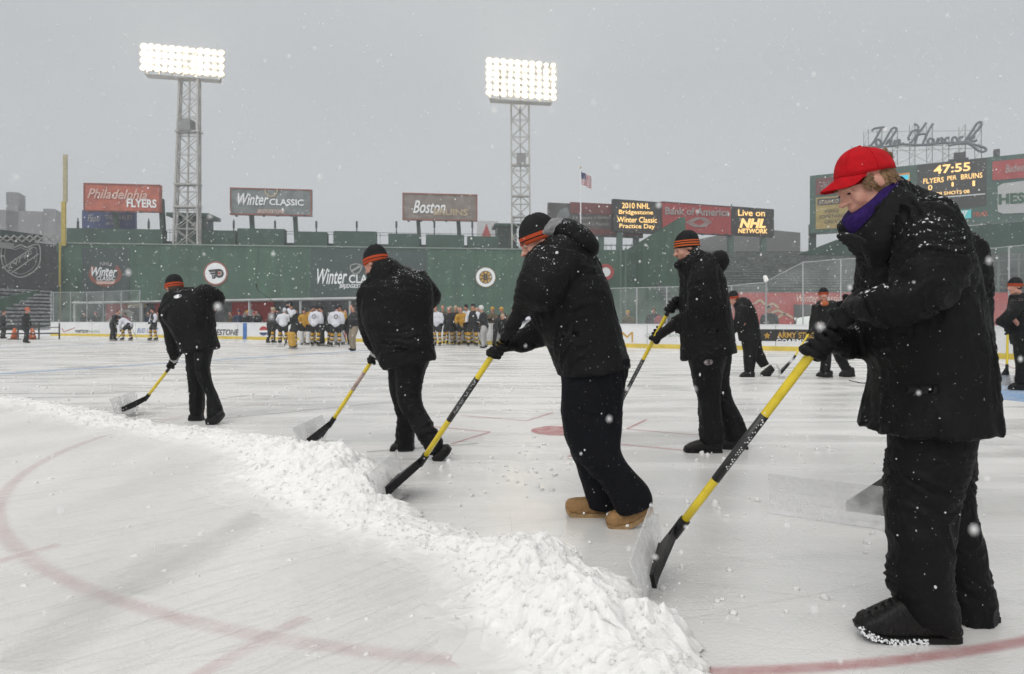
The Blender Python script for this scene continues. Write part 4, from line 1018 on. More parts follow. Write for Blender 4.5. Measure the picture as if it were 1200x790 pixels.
# cap
cp = MB(); rg = []
for i in range(11):
    ph = i / 10 * math.pi / 2 * .98
    k, z = math.cos(ph) ** .8, math.sin(ph)
    rg.append([Vector((-.012 + .108 * k * math.cos(a), .09 * k * math.sin(a), .026 + .104 * z * (1 + .06 * math.cos(a)))) for a in [2 * math.pi * j / 36 for j in range(36)]])
cp.rings(rg)
TC = AM @ Matrix.Translation((0, 0, .012)) @ Matrix.Rotation(R(-19), 4, 'Y')
cap = link("cap", cp.mesh("cap", True), M_REDCAP); place(cap, TC, A)
br = MB(); rows = []
for i in range(9):
    t = i / 8; row = []
    for j in range(17):
        a = R(-66 + 132 * j / 16); k = max(0, math.cos(a * 1.25)) ** .6
        x, y = .099 * math.cos(a) - .012 + .078 * t * k, .088 * math.sin(a) * (1 - .10 * t)
        row.append(Vector((x, y, .034 - .042 * t * k - 5.5 * y * y * (.35 + .65 * t))))
    rows.append(row)
for i in range(8):
    for j in range(16):
        q = [rows[i][j], rows[i][j + 1], rows[i + 1][j + 1], rows[i + 1][j]]
        br.box8([p - Vector((0, 0, .002)) for p in q] + [p + Vector((0, 0, .003)) for p in q])
me = br.mesh("brim"); bm_ = bmesh.new(); bm_.from_mesh(me); bmesh.ops.remove_doubles(bm_, verts=bm_.verts, dist=1e-5); bm_.to_mesh(me); bm_.free()
me.polygons.foreach_set("use_smooth", [True] * len(me.polygons))
place(link("brim", me, M_REDCAP), TC, cap)
bt = MB(); bt.ell((-.012, 0, .135), (.008, .008, .005)); place(link("button", bt.mesh("button", True), M_REDCAP), TC, cap)
sm = MB()
for j in range(6):
    a = math.pi * j / 3 + .52; pts = []
    for i in range(9):
        ph = i / 8 * math.pi / 2 * .97; k, z = math.cos(ph) ** .8, math.sin(ph)
        pts.append((-.012 + .1088 * k * math.cos(a), .0908 * k * math.sin(a), .026 + .105 * z * (1 + .06 * math.cos(a))))
    sm.tube(pts, .0012, 6)
place(link("seam", sm.mesh("seam", True), M_REDCAP), TC, cap)
# hair over the ears, at the nape and the tuft through the cap's strap
hr, b1_, b2_, tf = MB(), MB(), MB(), MB()
rr = random.Random(2)
for i in range(620):
    burn = i % 4 == 0; a = R(rr.uniform(52, 78)) if burn else R(rr.uniform(108, 252)); z = rr.uniform(-.005, .035) if burn else rr.uniform(-.028, .035)
    if burn and rr.random() < .5: a = -a
    p = Vector((-.012 + .0955 * math.cos(a), .080 * math.sin(a), z)); l = rr.uniform(.012, .024); o_ = Vector((math.cos(a), math.sin(a), 0))
    (hr if not burn else (b1_ if p.y > 0 else b2_)).tube([p, p + Vector((-.008, 0, -l * .5)) + o_ * .003, p + Vector((-.012, 0, -l)) + o_ * .001], [.0026, .0022, .0008], 5)
for i in range(160):
    p = Vector((-.108, rr.uniform(-.025, .025), .06 + rr.uniform(-.012, .018))); q = Vector((rr.uniform(-.032, -.012), rr.uniform(-.012, .012), rr.uniform(-.03, .008)))
    tf.tube([p, p + q * .6 + Vector((0, 0, .006)), p + q], [.004, .0035, .001], 5)
place(link("hair", hr.mesh("hair", True), M_HAIR), AM, A); place(link("hair_tuft", tf.mesh("hair", True), M_HAIR), AM, A)
for b_ in (b1_, b2_): place(link("sideburn", b_.mesh("hair", True), M_HAIR), AM, A)
garment(A, "neck_warmer", [Ys([(987, 259, 1043, 203, .080), (989, 267, 1049, 207, .082), (998, 281, 1058, 217, .070), (1008, 296, 1064, 232, .06)], 2.43)], .006, M_PURPLE, .006, 12, (22, 22, 40), 4)
garment(A, "collar", [Ys([(983, 278, 990, 272, .03), (988, 283, 1002, 273, .05), (998, 290, 1014, 281, .065), (1006, 298, 1022, 292, .065)], 2.42)], .005, cloth_mat("snowy_lapel", (.022, .022, .023), .9, 2.2), .010, 4, (22, 22, 22), 3)
garment(A, "jacket_collar", [Ys([(999, 278, 1045, 215, 2.385, .035), (1005, 283, 1056, 218, 2.385, .05), (1012, 296, 1074, 232, 2.385, .07), (1020, 315, 1096, 256, 2.40, .09)], 2.38)], .006, M_JACKET, .006, 41, (12, 12, 20), 5)
stick_on("emblem", part_of(A, "jacket"), oval(1030, 297, 3, 7, 25), mat("red_patch", (.22, .035, .025), .8, .4, 60), A)
shovel("nearest yellow handled shovel, held by the man in the red cap", At, Aj, G(747, 736), (.735, 3.28, 0), (.46, .75))

# man in tan boots
Bt, Bj = W(606, 373, 3.70), W(494, 541, 4.28)
B_hands = [grip_at(Bt, Bj, 383, W(609, 367, 3.66), flip=-1), grip_at(Bt, Bj, 408, W(601, 403, 3.92))]
Bp, BM_ = worker("man in striped beanie and tan work boots bending over his shovel", (.6, 3.8, 0), (631, 283, 3.8, 188, 30, 1.05),
    [Ys([(617, 293, 664, 262, .09), (616, 298, 672, 270, .11), (612, 312, 692, 290, .17), (611, 330, 707, 320, .22), (616, 355, 717, 348, .24), (624, 380, 726, 376, .24), (637, 402, 733, 402, .25), (648, 425, 738, 420, .26), (653, 441, 740, 431, .26)], 3.8),
     [(628, 286, 690, 300, 3.64, .09), (612, 313, 674, 325, 3.58, .11), (605, 338, 652, 358, 3.56, .105), (602, 351, 630, 365, 3.60, .075), (597, 363, 617, 373, 3.66, .052)],
     [(642, 350, 680, 402, 3.95, .1), (626, 373, 641, 404, 3.95, .075), (608, 388, 613, 413, 3.94, .058), (598, 394, 601, 413, 3.92, .048)]],
    [[(656, 424, 738, 420, 3.76, .18), (657, 469, 731, 460, 3.73, .15), (661, 510, 729, 495, 3.72, .135), (682, 546, 727, 525, 3.70, .115), (705, 570, 742, 547, 3.69, .105), (714, 584, 758, 565, 3.69, .105), (721, 599, 764, 579, 3.69, .105), (730, 602, 764, 590, 3.69, .1)],
     [(660, 425, 730, 425, 3.84, .16), (660, 480, 725, 480, 3.88, .13), (671, 530, 718, 530, 3.9, .115), (681, 565, 722, 565, 3.9, .105), (686, 588, 722, 594, 3.9, .105), (687, 594, 722, 598, 3.9, .1)]],
    [[(663, 589, 663, 598, 3.9, .035), (668, 584, 669, 603, 3.9, .048), (684, 582, 684, 604, 3.9, .052), (702, 580, 702, 604, 3.9, .048), (722, 585, 722, 604, 3.9, .04)],
     [(709, 607, 712, 617, 3.69, .038), (715, 599, 720, 619, 3.69, .05), (732, 594, 739, 615, 3.69, .052), (750, 589, 757, 604, 3.69, .048), (759, 585, 764, 596, 3.69, .04)]],
    B_hands, voxel=.0095, amp=.007, seed=5, boot_mats=(M_TANBOOT, M_TANSOLE), trouser_mat=M_NAVY,
    hood=[Ys([(642, 280, 652, 258, .10), (655, 288, 668, 258, .13), (672, 300, 688, 268, .15), (686, 306, 701, 284, .13), (693, 307, 702, 297, .08)], 3.8)],
    lining=[Ys([(627, 288, 637, 266, .095), (634, 284, 648, 256, .105), (645, 282, 662, 257, .11)], 3.8)])
shovel("yellow handled shovel held by the man in tan boots", Bt, Bj, G(437, 605), (-.79, 4.62, 0), (.38, .68))

# man with the hood down, seen from behind
Ct, Cj = W(456, 392, 5.98), W(387, 497, 6.02)
C_hands = [grip_at(Ct, Cj, 418, W(441, 410, 5.88), band=True), grip_at(Ct, Cj, 397, W(470, 392, 6.0))]
Cp, CM_ = worker("man in hooded black jacket seen from behind, left of the man in tan boots", (-.9, 5.6, 0), (440, 309, 5.6, 152, 24, 1.06),
    [Ys([(431, 322, 470, 312, .10), (428, 334, 492, 320, .15), (424, 350, 506, 335, .19), (424, 375, 508, 358, .21), (432, 400, 508, 385, .21), (442, 420, 511, 405, .21), (450, 433, 513, 421, .21)], 5.6),
     [(420, 338, 448, 330, 5.6, .1), (418, 357, 446, 356, 5.62, .09), (421, 380, 444, 380, 5.7, .08), (428, 400, 447, 398, 5.8, .068), (434, 413, 447, 411, 5.87, .05)],
     [(478, 332, 496, 316, 5.65, .1), (486, 347, 513, 335, 5.7, .1), (489, 360, 516, 351, 5.8, .09), (482, 374, 502, 366, 5.95, .08), (462, 384, 474, 398, 6.0, .055)]],
    [[(453, 422, 495, 420, 5.62, .16), (457, 454, 490, 450, 5.7, .12), (463, 480, 488, 480, 5.78, .1), (465, 505, 486, 507, 5.83, .092), (462, 526, 484, 526, 5.85, .10)],
     [(462, 422, 503, 420, 5.58, .16), (464, 450, 498, 440, 5.58, .13), (468, 478, 494, 468, 5.55, .11), (482, 502, 504, 488, 5.5, .1), (494, 520, 514, 508, 5.46, .092), (505, 534, 521, 522, 5.44, .088)]],
    [[(458, 522, 458, 528, 5.85, .06), (463, 518, 463, 528, 5.85, .08), (474, 514, 474, 528, 5.85, .09), (481, 514, 481, 528, 5.85, .08), (485, 517, 485, 528, 5.85, .06)],
     [(506, 535, 509, 541, 5.42, .036), (512, 526, 517, 540, 5.42, .048), (520, 521, 526, 532, 5.42, .05), (525, 520, 529, 527, 5.42, .042)]],
    C_hands, voxel=.012, amp=.0075, seed=8,
    hood=[Ys([(433, 324, 444, 304, .11), (436, 334, 458, 302, .14), (445, 341, 470, 311, .15), (460, 342, 479, 322, .12)], 5.6)])
shovel("yellow shovel with a pale label, held by the hooded man seen from behind", Ct, Cj, G(346, 536), (-1.82, 6.32, 0), (.42, .62), label_mat=mat("pale_label", (.5, .38, .33), .5))

# far left shoveller
Dt, Dj = W(222, 401, 7.86), W(171, 467, 7.98)
D_hands = [grip_at(Dt, Dj, 425, W(204, 418, 7.80), band=True, k=1.15), grip_at(Dt, Dj, 404, W(229, 395, 7.88))]
Dp, DM_ = worker("leftmost shoveller, seen from behind with a white patch on his back", (-3.6, 7.5, 0), (204, 338, 7.5, 140, 22, 1.05),
    [Ys([(194, 344, 214, 338, .09), (190, 353, 236, 338, .15), (189, 368, 247, 350, .2), (198, 385, 251, 370, .22), (207, 400, 254, 390, .22), (216, 415, 257, 407, .22)], 7.5),
     [(186, 364, 206, 350, 7.5, .09), (187, 377, 207, 370, 7.5, .085), (191, 393, 208, 392, 7.6, .075), (195, 408, 209, 406, 7.72, .062), (199, 419, 209, 417, 7.79, .05)],
     [(228, 347, 242, 333, 7.5, .1), (240, 352, 258, 339, 7.5, .1), (244, 364, 263, 352, 7.58, .09), (236, 374, 250, 369, 7.74, .08), (222, 386, 231, 394, 7.86, .055)]],
    [[(217, 406, 246, 404, 7.52, .15), (220, 440, 242, 440, 7.55, .11), (223, 462, 240, 462, 7.55, .1), (223, 487, 238, 488, 7.55, .1)],
     [(226, 406, 253, 403, 7.46, .15), (230, 435, 248, 433, 7.42, .12), (238, 456, 251, 452, 7.38, .1), (242, 472, 258, 468, 7.33, .095), (244, 491, 262, 483, 7.3, .09)]],
    [[(222, 486, 222, 492, 7.54, .04), (229, 483, 229, 493, 7.54, .05), (238, 485, 238, 493, 7.54, .042)],
     [(241, 491, 243, 497, 7.27, .038), (249, 485, 253, 497, 7.27, .05), (257, 482, 260, 490, 7.27, .05), (261, 482, 262, 487, 7.27, .04)]],
    D_hands, voxel=.014, amp=.0075, seed=11)
stick_on("patch", part_of(Dp, "jacket"), oval(208.5, 347.5, 5, 2.2, -14), M_WHITE, Dp, .004)
shovel("leftmost yellow handled shovel, flicking up loose snow", Dt, Dj, G(131, 493), (-4.86, 8.42, 0), (.05, .52))

# moustached man looking down, right of centre
Et, Ej = W(791, 350, 5.95), W(722, 482, 6.4)
E_hands = [grip_at(Et, Ej, 391, W(788, 382, 5.90), flip=-1, k=1.25), grip_at(Et, Ej, 357, W(798, 358, 6.10), k=1.25)]
Ep, EM_ = worker("pink faced man in striped beanie and jacket, right of the man in tan boots", (1.75, 5.82, 0), (804, 291, 5.85, 180, 20, 1.04),
    [Ys([(791, 311, 816, 292, .09), (796, 317, 836, 303, .15), (797, 332, 848, 322, .2), (797, 355, 854, 350, .22), (797, 380, 859, 378, .23), (798, 402, 862, 400, .24), (798, 422, 864, 413, .24)], 5.85),
     [(817, 301, 832, 298, 5.76, .06), (811, 314, 840, 308, 5.70, .09), (808, 332, 843, 330, 5.66, .098), (806, 350, 843, 354, 5.66, .098), (803, 364, 834, 378, 5.68, .088), (797, 366, 808, 391, 5.76, .07), (787, 372, 792, 391, 5.88, .055)],
     [(800, 325, 830, 345, 6.05, .09), (797, 345, 812, 366, 6.1, .08), (795, 350, 800, 368, 6.11, .055)]],
    [[(806, 412, 852, 410, 5.78, .17), (811, 446, 846, 446, 5.77, .125), (817, 470, 845, 466, 5.76, .11), (819, 495, 846, 490, 5.75, .1), (820, 519, 848, 519, 5.75, .1)],
     [(815, 412, 857, 410, 5.88, .16), (824, 446, 855, 446, 5.92, .125), (835, 470, 858, 468, 5.94, .11), (845, 492, 867, 488, 5.92, .1), (850, 519, 877, 508, 5.92, .1)]],
    [[(802, 523, 802, 529, 5.75, .038), (809, 518, 810, 530, 5.75, .048), (825, 514, 826, 530, 5.75, .052), (845, 516, 845, 530, 5.75, .045)],
     [(845, 519, 846, 526, 5.9, .038), (858, 511, 858, 526, 5.9, .05), (875, 508, 875, 526, 5.9, .042)]],
    E_hands, voxel=.012, amp=.0075, seed=14, bm=M_BEANIE2, btilt=-16,
    hood=[Ys([(826, 314, 836, 294, .10), (836, 320, 848, 294, .12), (842, 323, 853, 306, .1)], 5.88)])
stick_on("badge", part_of(Ep, "trousers"), oval(830, 424.5, 5.5, 3.6, -8), mat("grey_badge", (.20, .17, .17), .7, .6, 90), Ep, .003)
mo = MB(); mo.tube([(.099, -.024, -.045), (.106, 0, -.041), (.099, .024, -.045)], [.004, .007, .004], 8); place(link("moustache", mo.mesh("moustache", True), M_HAIR), EM_, Ep)
shovel("yellow shovel held by the pink faced man, blade behind the tan boots", Et, Ej, (.80, 6.02, 0), (.92, 6.95, 0), (.52, .99))

# man hidden behind the red cap
It, Ij = W(1062, 428, 3.95), W(1046, 562, 3.72)
Ip, IM_ = worker("man in black jacket mostly hidden behind the man in the red cap", (2.6, 4.1, 0), (1062, 250, 4.1, 182, 30, 1.0),
    [Ys([(1050, 268, 1100, 262, .12), (1056, 275, 1128, 272, .18), (1056, 292, 1149, 286, .23), (1056, 318, 1158, 314, .24), (1056, 360, 1161, 360, .25), (1058, 420, 1163, 420, .25), (1060, 482, 1165, 480, .25)], 4.1),
     [(1060, 300, 1100, 310, 3.9, .09), (1060, 350, 1100, 365, 3.85, .09), (1062, 390, 1085, 410, 3.85, .07), (1056, 415, 1072, 425, 3.88, .05)],
     [(1060, 300, 1100, 310, 4.3, .09), (1060, 370, 1100, 385, 4.3, .09), (1058, 420, 1080, 440, 4.15, .06), (1056, 438, 1070, 448, 4.05, .05)]],
    [[(1066, 470, 1130, 470, 4.02, .16), (1072, 530, 1112, 530, 4.02, .11), (1076, 585, 1110, 585, 4.02, .1)],
     [(1070, 470, 1135, 470, 4.2, .16), (1074, 530, 1114, 530, 4.2, .11), (1078, 575, 1112, 575, 4.2, .1)]],
    [[(1062, 588, 1062, 597, 4.02, .04), (1075, 580, 1075, 597, 4.02, .05), (1108, 580, 1108, 597, 4.02, .05)],
     [(1064, 578, 1064, 587, 4.2, .04), (1077, 570, 1077, 587, 4.2, .05), (1110, 570, 1110, 587, 4.2, .05)]],
    [grip_at(It, Ij, 431, W(1066, 420, 3.9)), grip_at(It, Ij, 452, W(1064, 444, 4.04))], voxel=.014, amp=.01, seed=17)
shovel("clear bladed shovel lying flat to the ice beside the nearest man's leg", It, Ij, G(1150, 638), G(901, 602), (.4, .7), push=Vector((0, -1, 0)), bw=.10)

# three smaller men in the right half
Gt, Gj = W(952, 384, 13.0), W(930, 420, 12.7)
worker("stooping man in black walking left, between the beanie man and the nearest handle", (4.9, 13.4, 0), (859, 350, 13.4, 195, 20, 1.05),
    [Ys([(858, 356, 870, 348, .09), (861, 362, 879, 352, .16), (862, 372, 887, 366, .2), (864, 388, 890, 384, .21), (866, 400, 892, 397, .22)], 13.4),
     [(864, 358, 878, 360, 13.15, .09), (861, 372, 874, 376, 13.1, .085), (857, 383, 866, 388, 13.1, .06)], [(862, 362, 872, 364, 13.65, .09), (860, 378, 870, 382, 13.65, .08), (857, 386, 865, 390, 13.6, .055)]],
    [[(868, 396, 890, 396, 13.35, .15), (871, 415, 887, 415, 13.3, .12), (872, 437, 884, 437, 13.25, .1)], [(872, 396, 892, 396, 13.5, .15), (880, 413, 893, 409, 13.5, .11), (891, 432, 902, 426, 13.5, .1)]],
    [[(867, 439, 867, 442, 13.2, .04), (873, 435, 873, 443, 13.2, .05), (884, 435, 884, 443, 13.2, .05)], [(891, 437, 892, 441, 13.4, .04), (898, 431, 901, 441, 13.4, .05), (903, 427, 907, 433, 13.4, .045)]],
    [dict(c=W(856, 391, 13.1), u=(1, 0, 1), wrist=W(861, 386, 13.1)), dict(c=W(857, 393, 13.55), u=(1, 0, 1), wrist=W(861, 388, 13.6))],
    voxel=.02, amp=.014, seed=21, lod=1, group="black clad rink workers further off")
worker("man in black facing the camera with an orange scarf, striding", (6.4, 13.2, 0), (965, 346, 13.2, 250, 6, 1.05),
    [Ys([(960, 352, 976, 352, .1), (955, 358, 984, 357, .16), (954, 376, 985, 376, .17), (954, 390, 986, 390, .17), (953, 405, 988, 404, .18)], 13.2),
     [(952, 357, 962, 357, 13.15, .085), (949, 374, 959, 375, 13.1, .08), (947, 386, 955, 389, 13.02, .055)], [(978, 357, 987, 358, 13.2, .085), (981, 375, 990, 375, 13.2, .08), (980, 392, 987, 392, 13.1, .055)]],
    [[(958, 400, 976, 400, 13.15, .15), (962, 418, 975, 418, 13.05, .11), (960, 436, 973, 437, 13.0, .1)], [(966, 400, 987, 400, 13.25, .15), (977, 417, 990, 415, 13.25, .11), (987, 435, 998, 433, 13.25, .1)]],
    [[(957, 438, 957, 441, 13.0, .04), (963, 434, 963, 442, 13.0, .05), (975, 434, 975, 442, 13.0, .05)], [(984, 437, 984, 441, 13.2, .04), (990, 432, 990, 442, 13.2, .05), (1000, 430, 1001, 441, 13.2, .05)]],
    [grip_at(Gt, Gj, 389, W(951, 385, 13.05))], voxel=.02, amp=.014, seed=24, lod=1, group="black clad rink workers further off")
sc_ = MB(); sc_.ell(W(966, 355.5, 13.06), (.085, .08, .06)); r_ = [o for o in COL.objects if o.get("label", "").startswith("man in black facing")][0]
link("scarf", fuse(sc_, .015, 2), mat("orange_scarf", (.38, .10, .03), .9), r_)
shovel("small yellow shovel held by the striding man with the orange scarf", Gt, Gj, W(914, 437, 12.9) * 1 - Vector((0, 0, W(914, 437, 12.9).z)), (5.52, 13.5, 0), None, grip=.1)
Ht, Hj = W(1181, 380, 10.85), W(1180, 432, 10.75)
worker("man in black at the right edge leaning on an upright shovel", (8.5, 10.9, 0), (1189, 336, 10.9, 182, 8, 1.05),
    [Ys([(1183, 347, 1200, 341, .1), (1182, 355, 1212, 348, .18), (1180, 375, 1219, 370, .22), (1182, 392, 1221, 390, .23), (1184, 405, 1224, 403, .24)], 10.9),
     [(1186, 352, 1206, 352, 10.7, .09), (1176, 366, 1192, 372, 10.7, .085), (1168, 374, 1176, 384, 10.75, .06)], [(1186, 358, 1206, 358, 11.1, .09), (1180, 374, 1196, 380, 11.1, .08), (1176, 380, 1186, 388, 10.95, .06)]],
    [[(1187, 400, 1212, 400, 10.8, .16), (1189, 425, 1206, 425, 10.75, .12), (1190, 450, 1204, 450, 10.7, .1)], [(1194, 400, 1222, 400, 11.0, .16), (1199, 425, 1217, 425, 11.0, .12), (1202, 448, 1216, 448, 11.0, .1)]],
    [[(1183, 452, 1183, 456, 10.75, .04), (1190, 448, 1190, 457, 10.75, .05), (1205, 446, 1205, 457, 10.75, .05)], [(1196, 450, 1196, 454, 11.0, .04), (1204, 446, 1204, 455, 11.0, .05), (1217, 446, 1217, 455, 11.0, .05)]],
    [grip_at(Ht, Hj, 384, W(1172, 379, 10.76)), grip_at(Ht, Hj, 388, W(1184, 384, 10.95))], voxel=.016, amp=.013, seed=27, lod=1, group="black clad rink workers further off")
shovel("upright shovel with wide black triangular bracket at the right edge", Ht, Hj, G(1160, 457), G(1196, 457), None, push=Vector((0, -1, 0)), grip=.08)

# pocket flaps
M_FLAP = cloth_mat("pocket_cloth", (.010, .010, .0105), .45, .5)
for o_, box in ((A, (1062, 452, 1100, 462)), (Bp, (655, 388, 678, 396)), (Ep, (822, 385, 842, 391)), (Cp, (462, 405, 478, 411))):
    x0, y0, x1, y1 = box
    stick_on("pocket_flap", part_of(o_, "jacket"), [(x0 + (x1 - x0) * k / 6, y0) for k in range(7)] + [(x1 - (x1 - x0) * k / 6, y1 - .5 * (k in (0, 6))) for k in range(7)], M_FLAP, o_, .004)
# ---------------------------------------------------------------- ballpark wall and everything on it
MW = Facade((70, 89.3), (650, 98.0))
wall = empty("ballpark_wall", MW.plan(350)); tag(wall, "tall green outfield wall behind the rink", "wall")
b = MB(); MW.box(b, 66, 652, 289.5, 390, 3.0); b.build("wall_face", M_GREEN, wall)
b = MB(); MW.box(b, 66, 652, 288.0, 289.4, 3.2, .18); b.build("cap", mat("pale_cap", (.20, .24, .22), .6, .1, 1), wall)
b = MB()
for px in list(range(96, 650, 23)): MW.box(b, px - .22, px + .22, 290, 389, .05, .03)
for py in (312, 334, 350): MW.box(b, 67, 651, py - .18, py + .18, .04, .025)
b.build("seam", mat("seam_green", (.036, .080, .062), .7), wall)
def hung(label, x0, x1, y0, y1, m, off=.12):
    r = empty("wall_banner", MW.plan((x0 + x1) / 2)); tag(r, label, "banner"); b = MB(); MW.box(b, x0, x1, y0, y1, .08, off); b.build("panel", m, r); return r
w1 = hung("dark banner with red and white winter script logo on the left of the green wall", 97, 152, 291, 372, M_BANNER)
b = MB(); MW.stroke(b, [(110, 312), (107, 322), (112, 330), (124, 334), (136, 330), (141, 322), (137, 312)], 4.5, .16); b.build("logo_ring", M_BROWN, w1)
letters("Winter", MW, 108, 313, 138, 324, M_WHITE, w1, .2, .35, .02); letters("CLASSIC", MW, 114, 324, 136, 329, M_WHITE, w1, .22, .1, .02)
b = MB(); MW.poly(b, [(113, 329.7), (136, 329.7), (134, 333), (115, 333)], .24); b.build("logo_bar", M_SALMON, w1)
letters("NHL", MW, 118, 307, 130, 311.5, M_STEEL, w1, .2, 0, .02)
w2 = hung("wide dark banner with white winter script behind the hooded man", 364, 500, 292, 378, M_BANNER)
letters("Winter", MW, 372, 315, 407, 333, M_WHITE, w2, .2, .35, .012); letters("CLASSIC", MW, 409, 322, 452, 332, M_WHITE, w2, .2, 0, .02); letters("BRIDGESTONE", MW, 398, 333, 436, 337.5, M_WHITE, w2, .2, .25, .02)
b = MB(); MW.stroke(b, [(411, 311), (411, 316), (414, 320), (417, 321.5), (420, 320), (423, 316), (423, 311), (417, 309.5), (411, 311)], 1.1, .2); MW.stroke(b, [(412, 318), (422, 312)], 2.2, .2); b.build("shield", M_STEEL, w2)
def roundel(label, cx, cy): r = empty("wall_roundel", MW.plan(cx)); tag(r, label, "roundel"); return r
r1 = roundel("white roundel with black winged letter and orange dot on the green wall", 253, 320.5)
for nm, rr_, off, m in (("rim", 14.2, .14, mat("rust_rim", (.30, .09, .07), .6)), ("face", 12.3, .17, M_WHITE)):
    b = MB(); MW.disc(b, 253, 320.5, rr_, off); b.build(nm, m, r1)
b = MB()
MW.poly(b, [(244.5, 316.5), (258, 315.2), (258, 318.2), (246, 319.2)], .2); MW.poly(b, [(246, 319.9), (258, 319), (257, 321.6), (248, 322)], .2); MW.poly(b, [(248.5, 322.7), (255, 322.3), (252.5, 326.8), (249.5, 327)], .2)
MW.disc(b, 257.6, 320.6, 5.2, .2, 24, 0, 2.6); b.build("emblem", M_BLACK, r1)
b = MB(); MW.disc(b, 257.6, 320.6, 1.9, .22, 18); b.build("emblem_dot", M_ORANGE, r1)
r2 = roundel("gold and white roundel with spoked black letter on the green wall", 569, 325)
for nm, rr_, off, m in (("rim", 12.2, .14, mat("olive_rim", (.16, .13, .06), .6)), ("face", 11.2, .17, M_WHITE), ("hub", 7.6, .19, M_BLACK), ("gold_hub", 6.9, .21, M_GOLD)):
    b = MB(); MW.disc(b, 569, 325, rr_, off); b.build(nm, m, r2)
b = MB()
for k in range(8):
    a = math.pi * k / 4 + .39; MW.stroke(b, [(569 + 3 * math.cos(a), 325 + 3 * math.sin(a)), (569 + 6.9 * math.cos(a), 325 + 6.9 * math.sin(a))], 1.1, .23)
b.build("spoke", M_BLACK, r2); letters("B", MW, 566.4, 321.6, 571.8, 328.4, M_BLACK, r2, .25, 0, .04)

# seating parapets along the wall top
seat = empty("rooftop_seating", MW.plan(350) + Vector((0, 3, 11.3))); tag(seat, "dark green rooftop seating with railings along the wall top", "seating")
TF = Facade((70, 92.5), (650, 101.2))
for x0, x1, y0 in ((78, 190, 268), (224, 276, 270), (278, 333, 268), (345, 383, 272), (391, 441, 271), (455, 492, 274), (499, 544, 275), (548, 584, 277)):
    b = MB(); TF.box(b, x0, x1, y0, 292, 1.8); b.build("parapet", M_GREEN2, seat)
b = MB(); TF.box(b, 76, 610, 283, 293, 2.2, -1.9); b.build("back_row", M_GREEND, seat)
b = MB()
for y in (265.5, 268.5): 
    b.tube([TF.pt(px, y + (px - 80) * .014, -2.2) for px in (76, 200, 330, 460, 600)], .035, 5)
for px in range(80, 606, 14): b.tube([TF.pt(px, 265 + (px - 80) * .014, -2.2), TF.pt(px, 290, -2.2)], .03, 5)
b.build("railing", M_DARK, seat)
for i, px in enumerate((86, 170, 271, 320, 369, 417, 464, 509, 554)):
    o = MB(); o.tube([TF.pt(px, 291, -1.2), TF.pt(px, 254 + i * .9, -1.2)], [.11, .08], 8); o.tube([TF.pt(px, 266, -1.2), TF.pt(px, 258, -1.2)], [.16, .16], 8)
    tag(o.build("rail_post", M_DARK), ["short dark pole at the wall's left end", "short dark pole right of the blue board", "short dark pole under the left end of the grey winter billboard", "short dark pole between the grey winter billboard's supports", "short dark pole just right of the grey winter billboard",
        "short dark pole between the two middle billboards", "short dark pole left of the tan billboard's supports", "short dark pole between the tan billboard's supports", "short dark pole right of the tan billboard"][i], "pole", "short poles along the wall top")
for i in range(0): pass
hut = empty("press_hut", TF.plan(216)); tag(hut, "green flat roofed hut on the wall behind the left light tower", "hut")
b = MB(); TF.box(b, 198, 233, 252, 290, 4, -2.4); b.build("wall", M_GREEND, hut); b = MB(); TF.box(b, 190, 241, 247.5, 251.5, 5.5, -1.4); b.build("roof", M_GREEN2, hut)
b = MB(); TF.box(b, 236.5, 238, 251.5, 290, .2, -1.6); b.build("post", M_DARK, hut); b = MB(); TF.box(b, 203, 228, 258, 268, .1, -2.35); b.build("window", M_DARK, hut)
hut = empty("press_hut", TF.plan(596)); tag(hut, "green hut on the wall behind the right light tower", "hut")
b = MB(); TF.box(b, 585, 608, 263, 296, 4, -2.4); b.build("wall", M_GREEND, hut); b = MB(); TF.box(b, 581, 611, 260.2, 262.8, 5.5, -1.4); b.build("roof", M_GREEN2, hut)
BS = Facade((540, 135), (610, 137))
ts = empty("triangle_sign", BS.plan(571)); tag(ts, "white board with red triangle beyond the wall", "sign")
b = MB(); BS.box(b, 559, 584, 259, 281, .5); b.build("panel", mat("faded_white_sign", (.45, .46, .47), .6), ts); b = MB(); BS.poly(b, [(564, 279), (576, 279), (570, 262)], .08); b.build("triangle", M_REDP, ts)
b = MB(); BS.box(b, 562, 563.5, 281, 330, .4); BS.box(b, 580, 581.5, 281, 330, .4); b.build("post", M_DARK, ts)

# billboards over the wall
def billboard(label, fc, x0, x1, y0, y1, m, border=None, posts=(), post_y=290, th=.7, name="billboard", bw=1.4, pm=M_GREEND):
    r = empty(name, fc.plan((x0 + x1) / 2)); tag(r, label, "billboard")
    b = MB(); fc.box(b, x0, x1, y0, y1, th); b.build("panel", m, r)
    if border:
        b = MB()
        for q in ((x0, x1, y0, y0 + bw), (x0, x1, y1 - bw, y1), (x0, x0 + bw, y0 + bw, y1 - bw), (x1 - bw, x1, y0 + bw, y1 - bw)): fc.box(b, *q, .12, .1)
        b.build("border", border, r)
        b = MB()
        for k in range(6): px = x0 + (x1 - x0) * (k + .5) / 6; fc.box(b, px - 1.3, px + 1.3, y1, y1 + 1.6, .4, .35)
        b.build("floodlight", M_DARK, r)
    for px in posts:
        b = MB(); lean = 1.5 if fc is BB else 0
        b.bar(fc.pt(px, (y0 + y1) / 2 if fc is BB else y1, -th - .3), fc.pt(px + lean * 2, post_y, -th - .3), .6, .6); b.build("support", pm, r)
    return r
BB = Facade((98, 93.8), (560, 101.5))
b1 = billboard("orange red billboard with script lettering above the wall's left end", BB, 98, 188, 215.5, 248, M_ORANGE, M_BROWN, (131, 186))
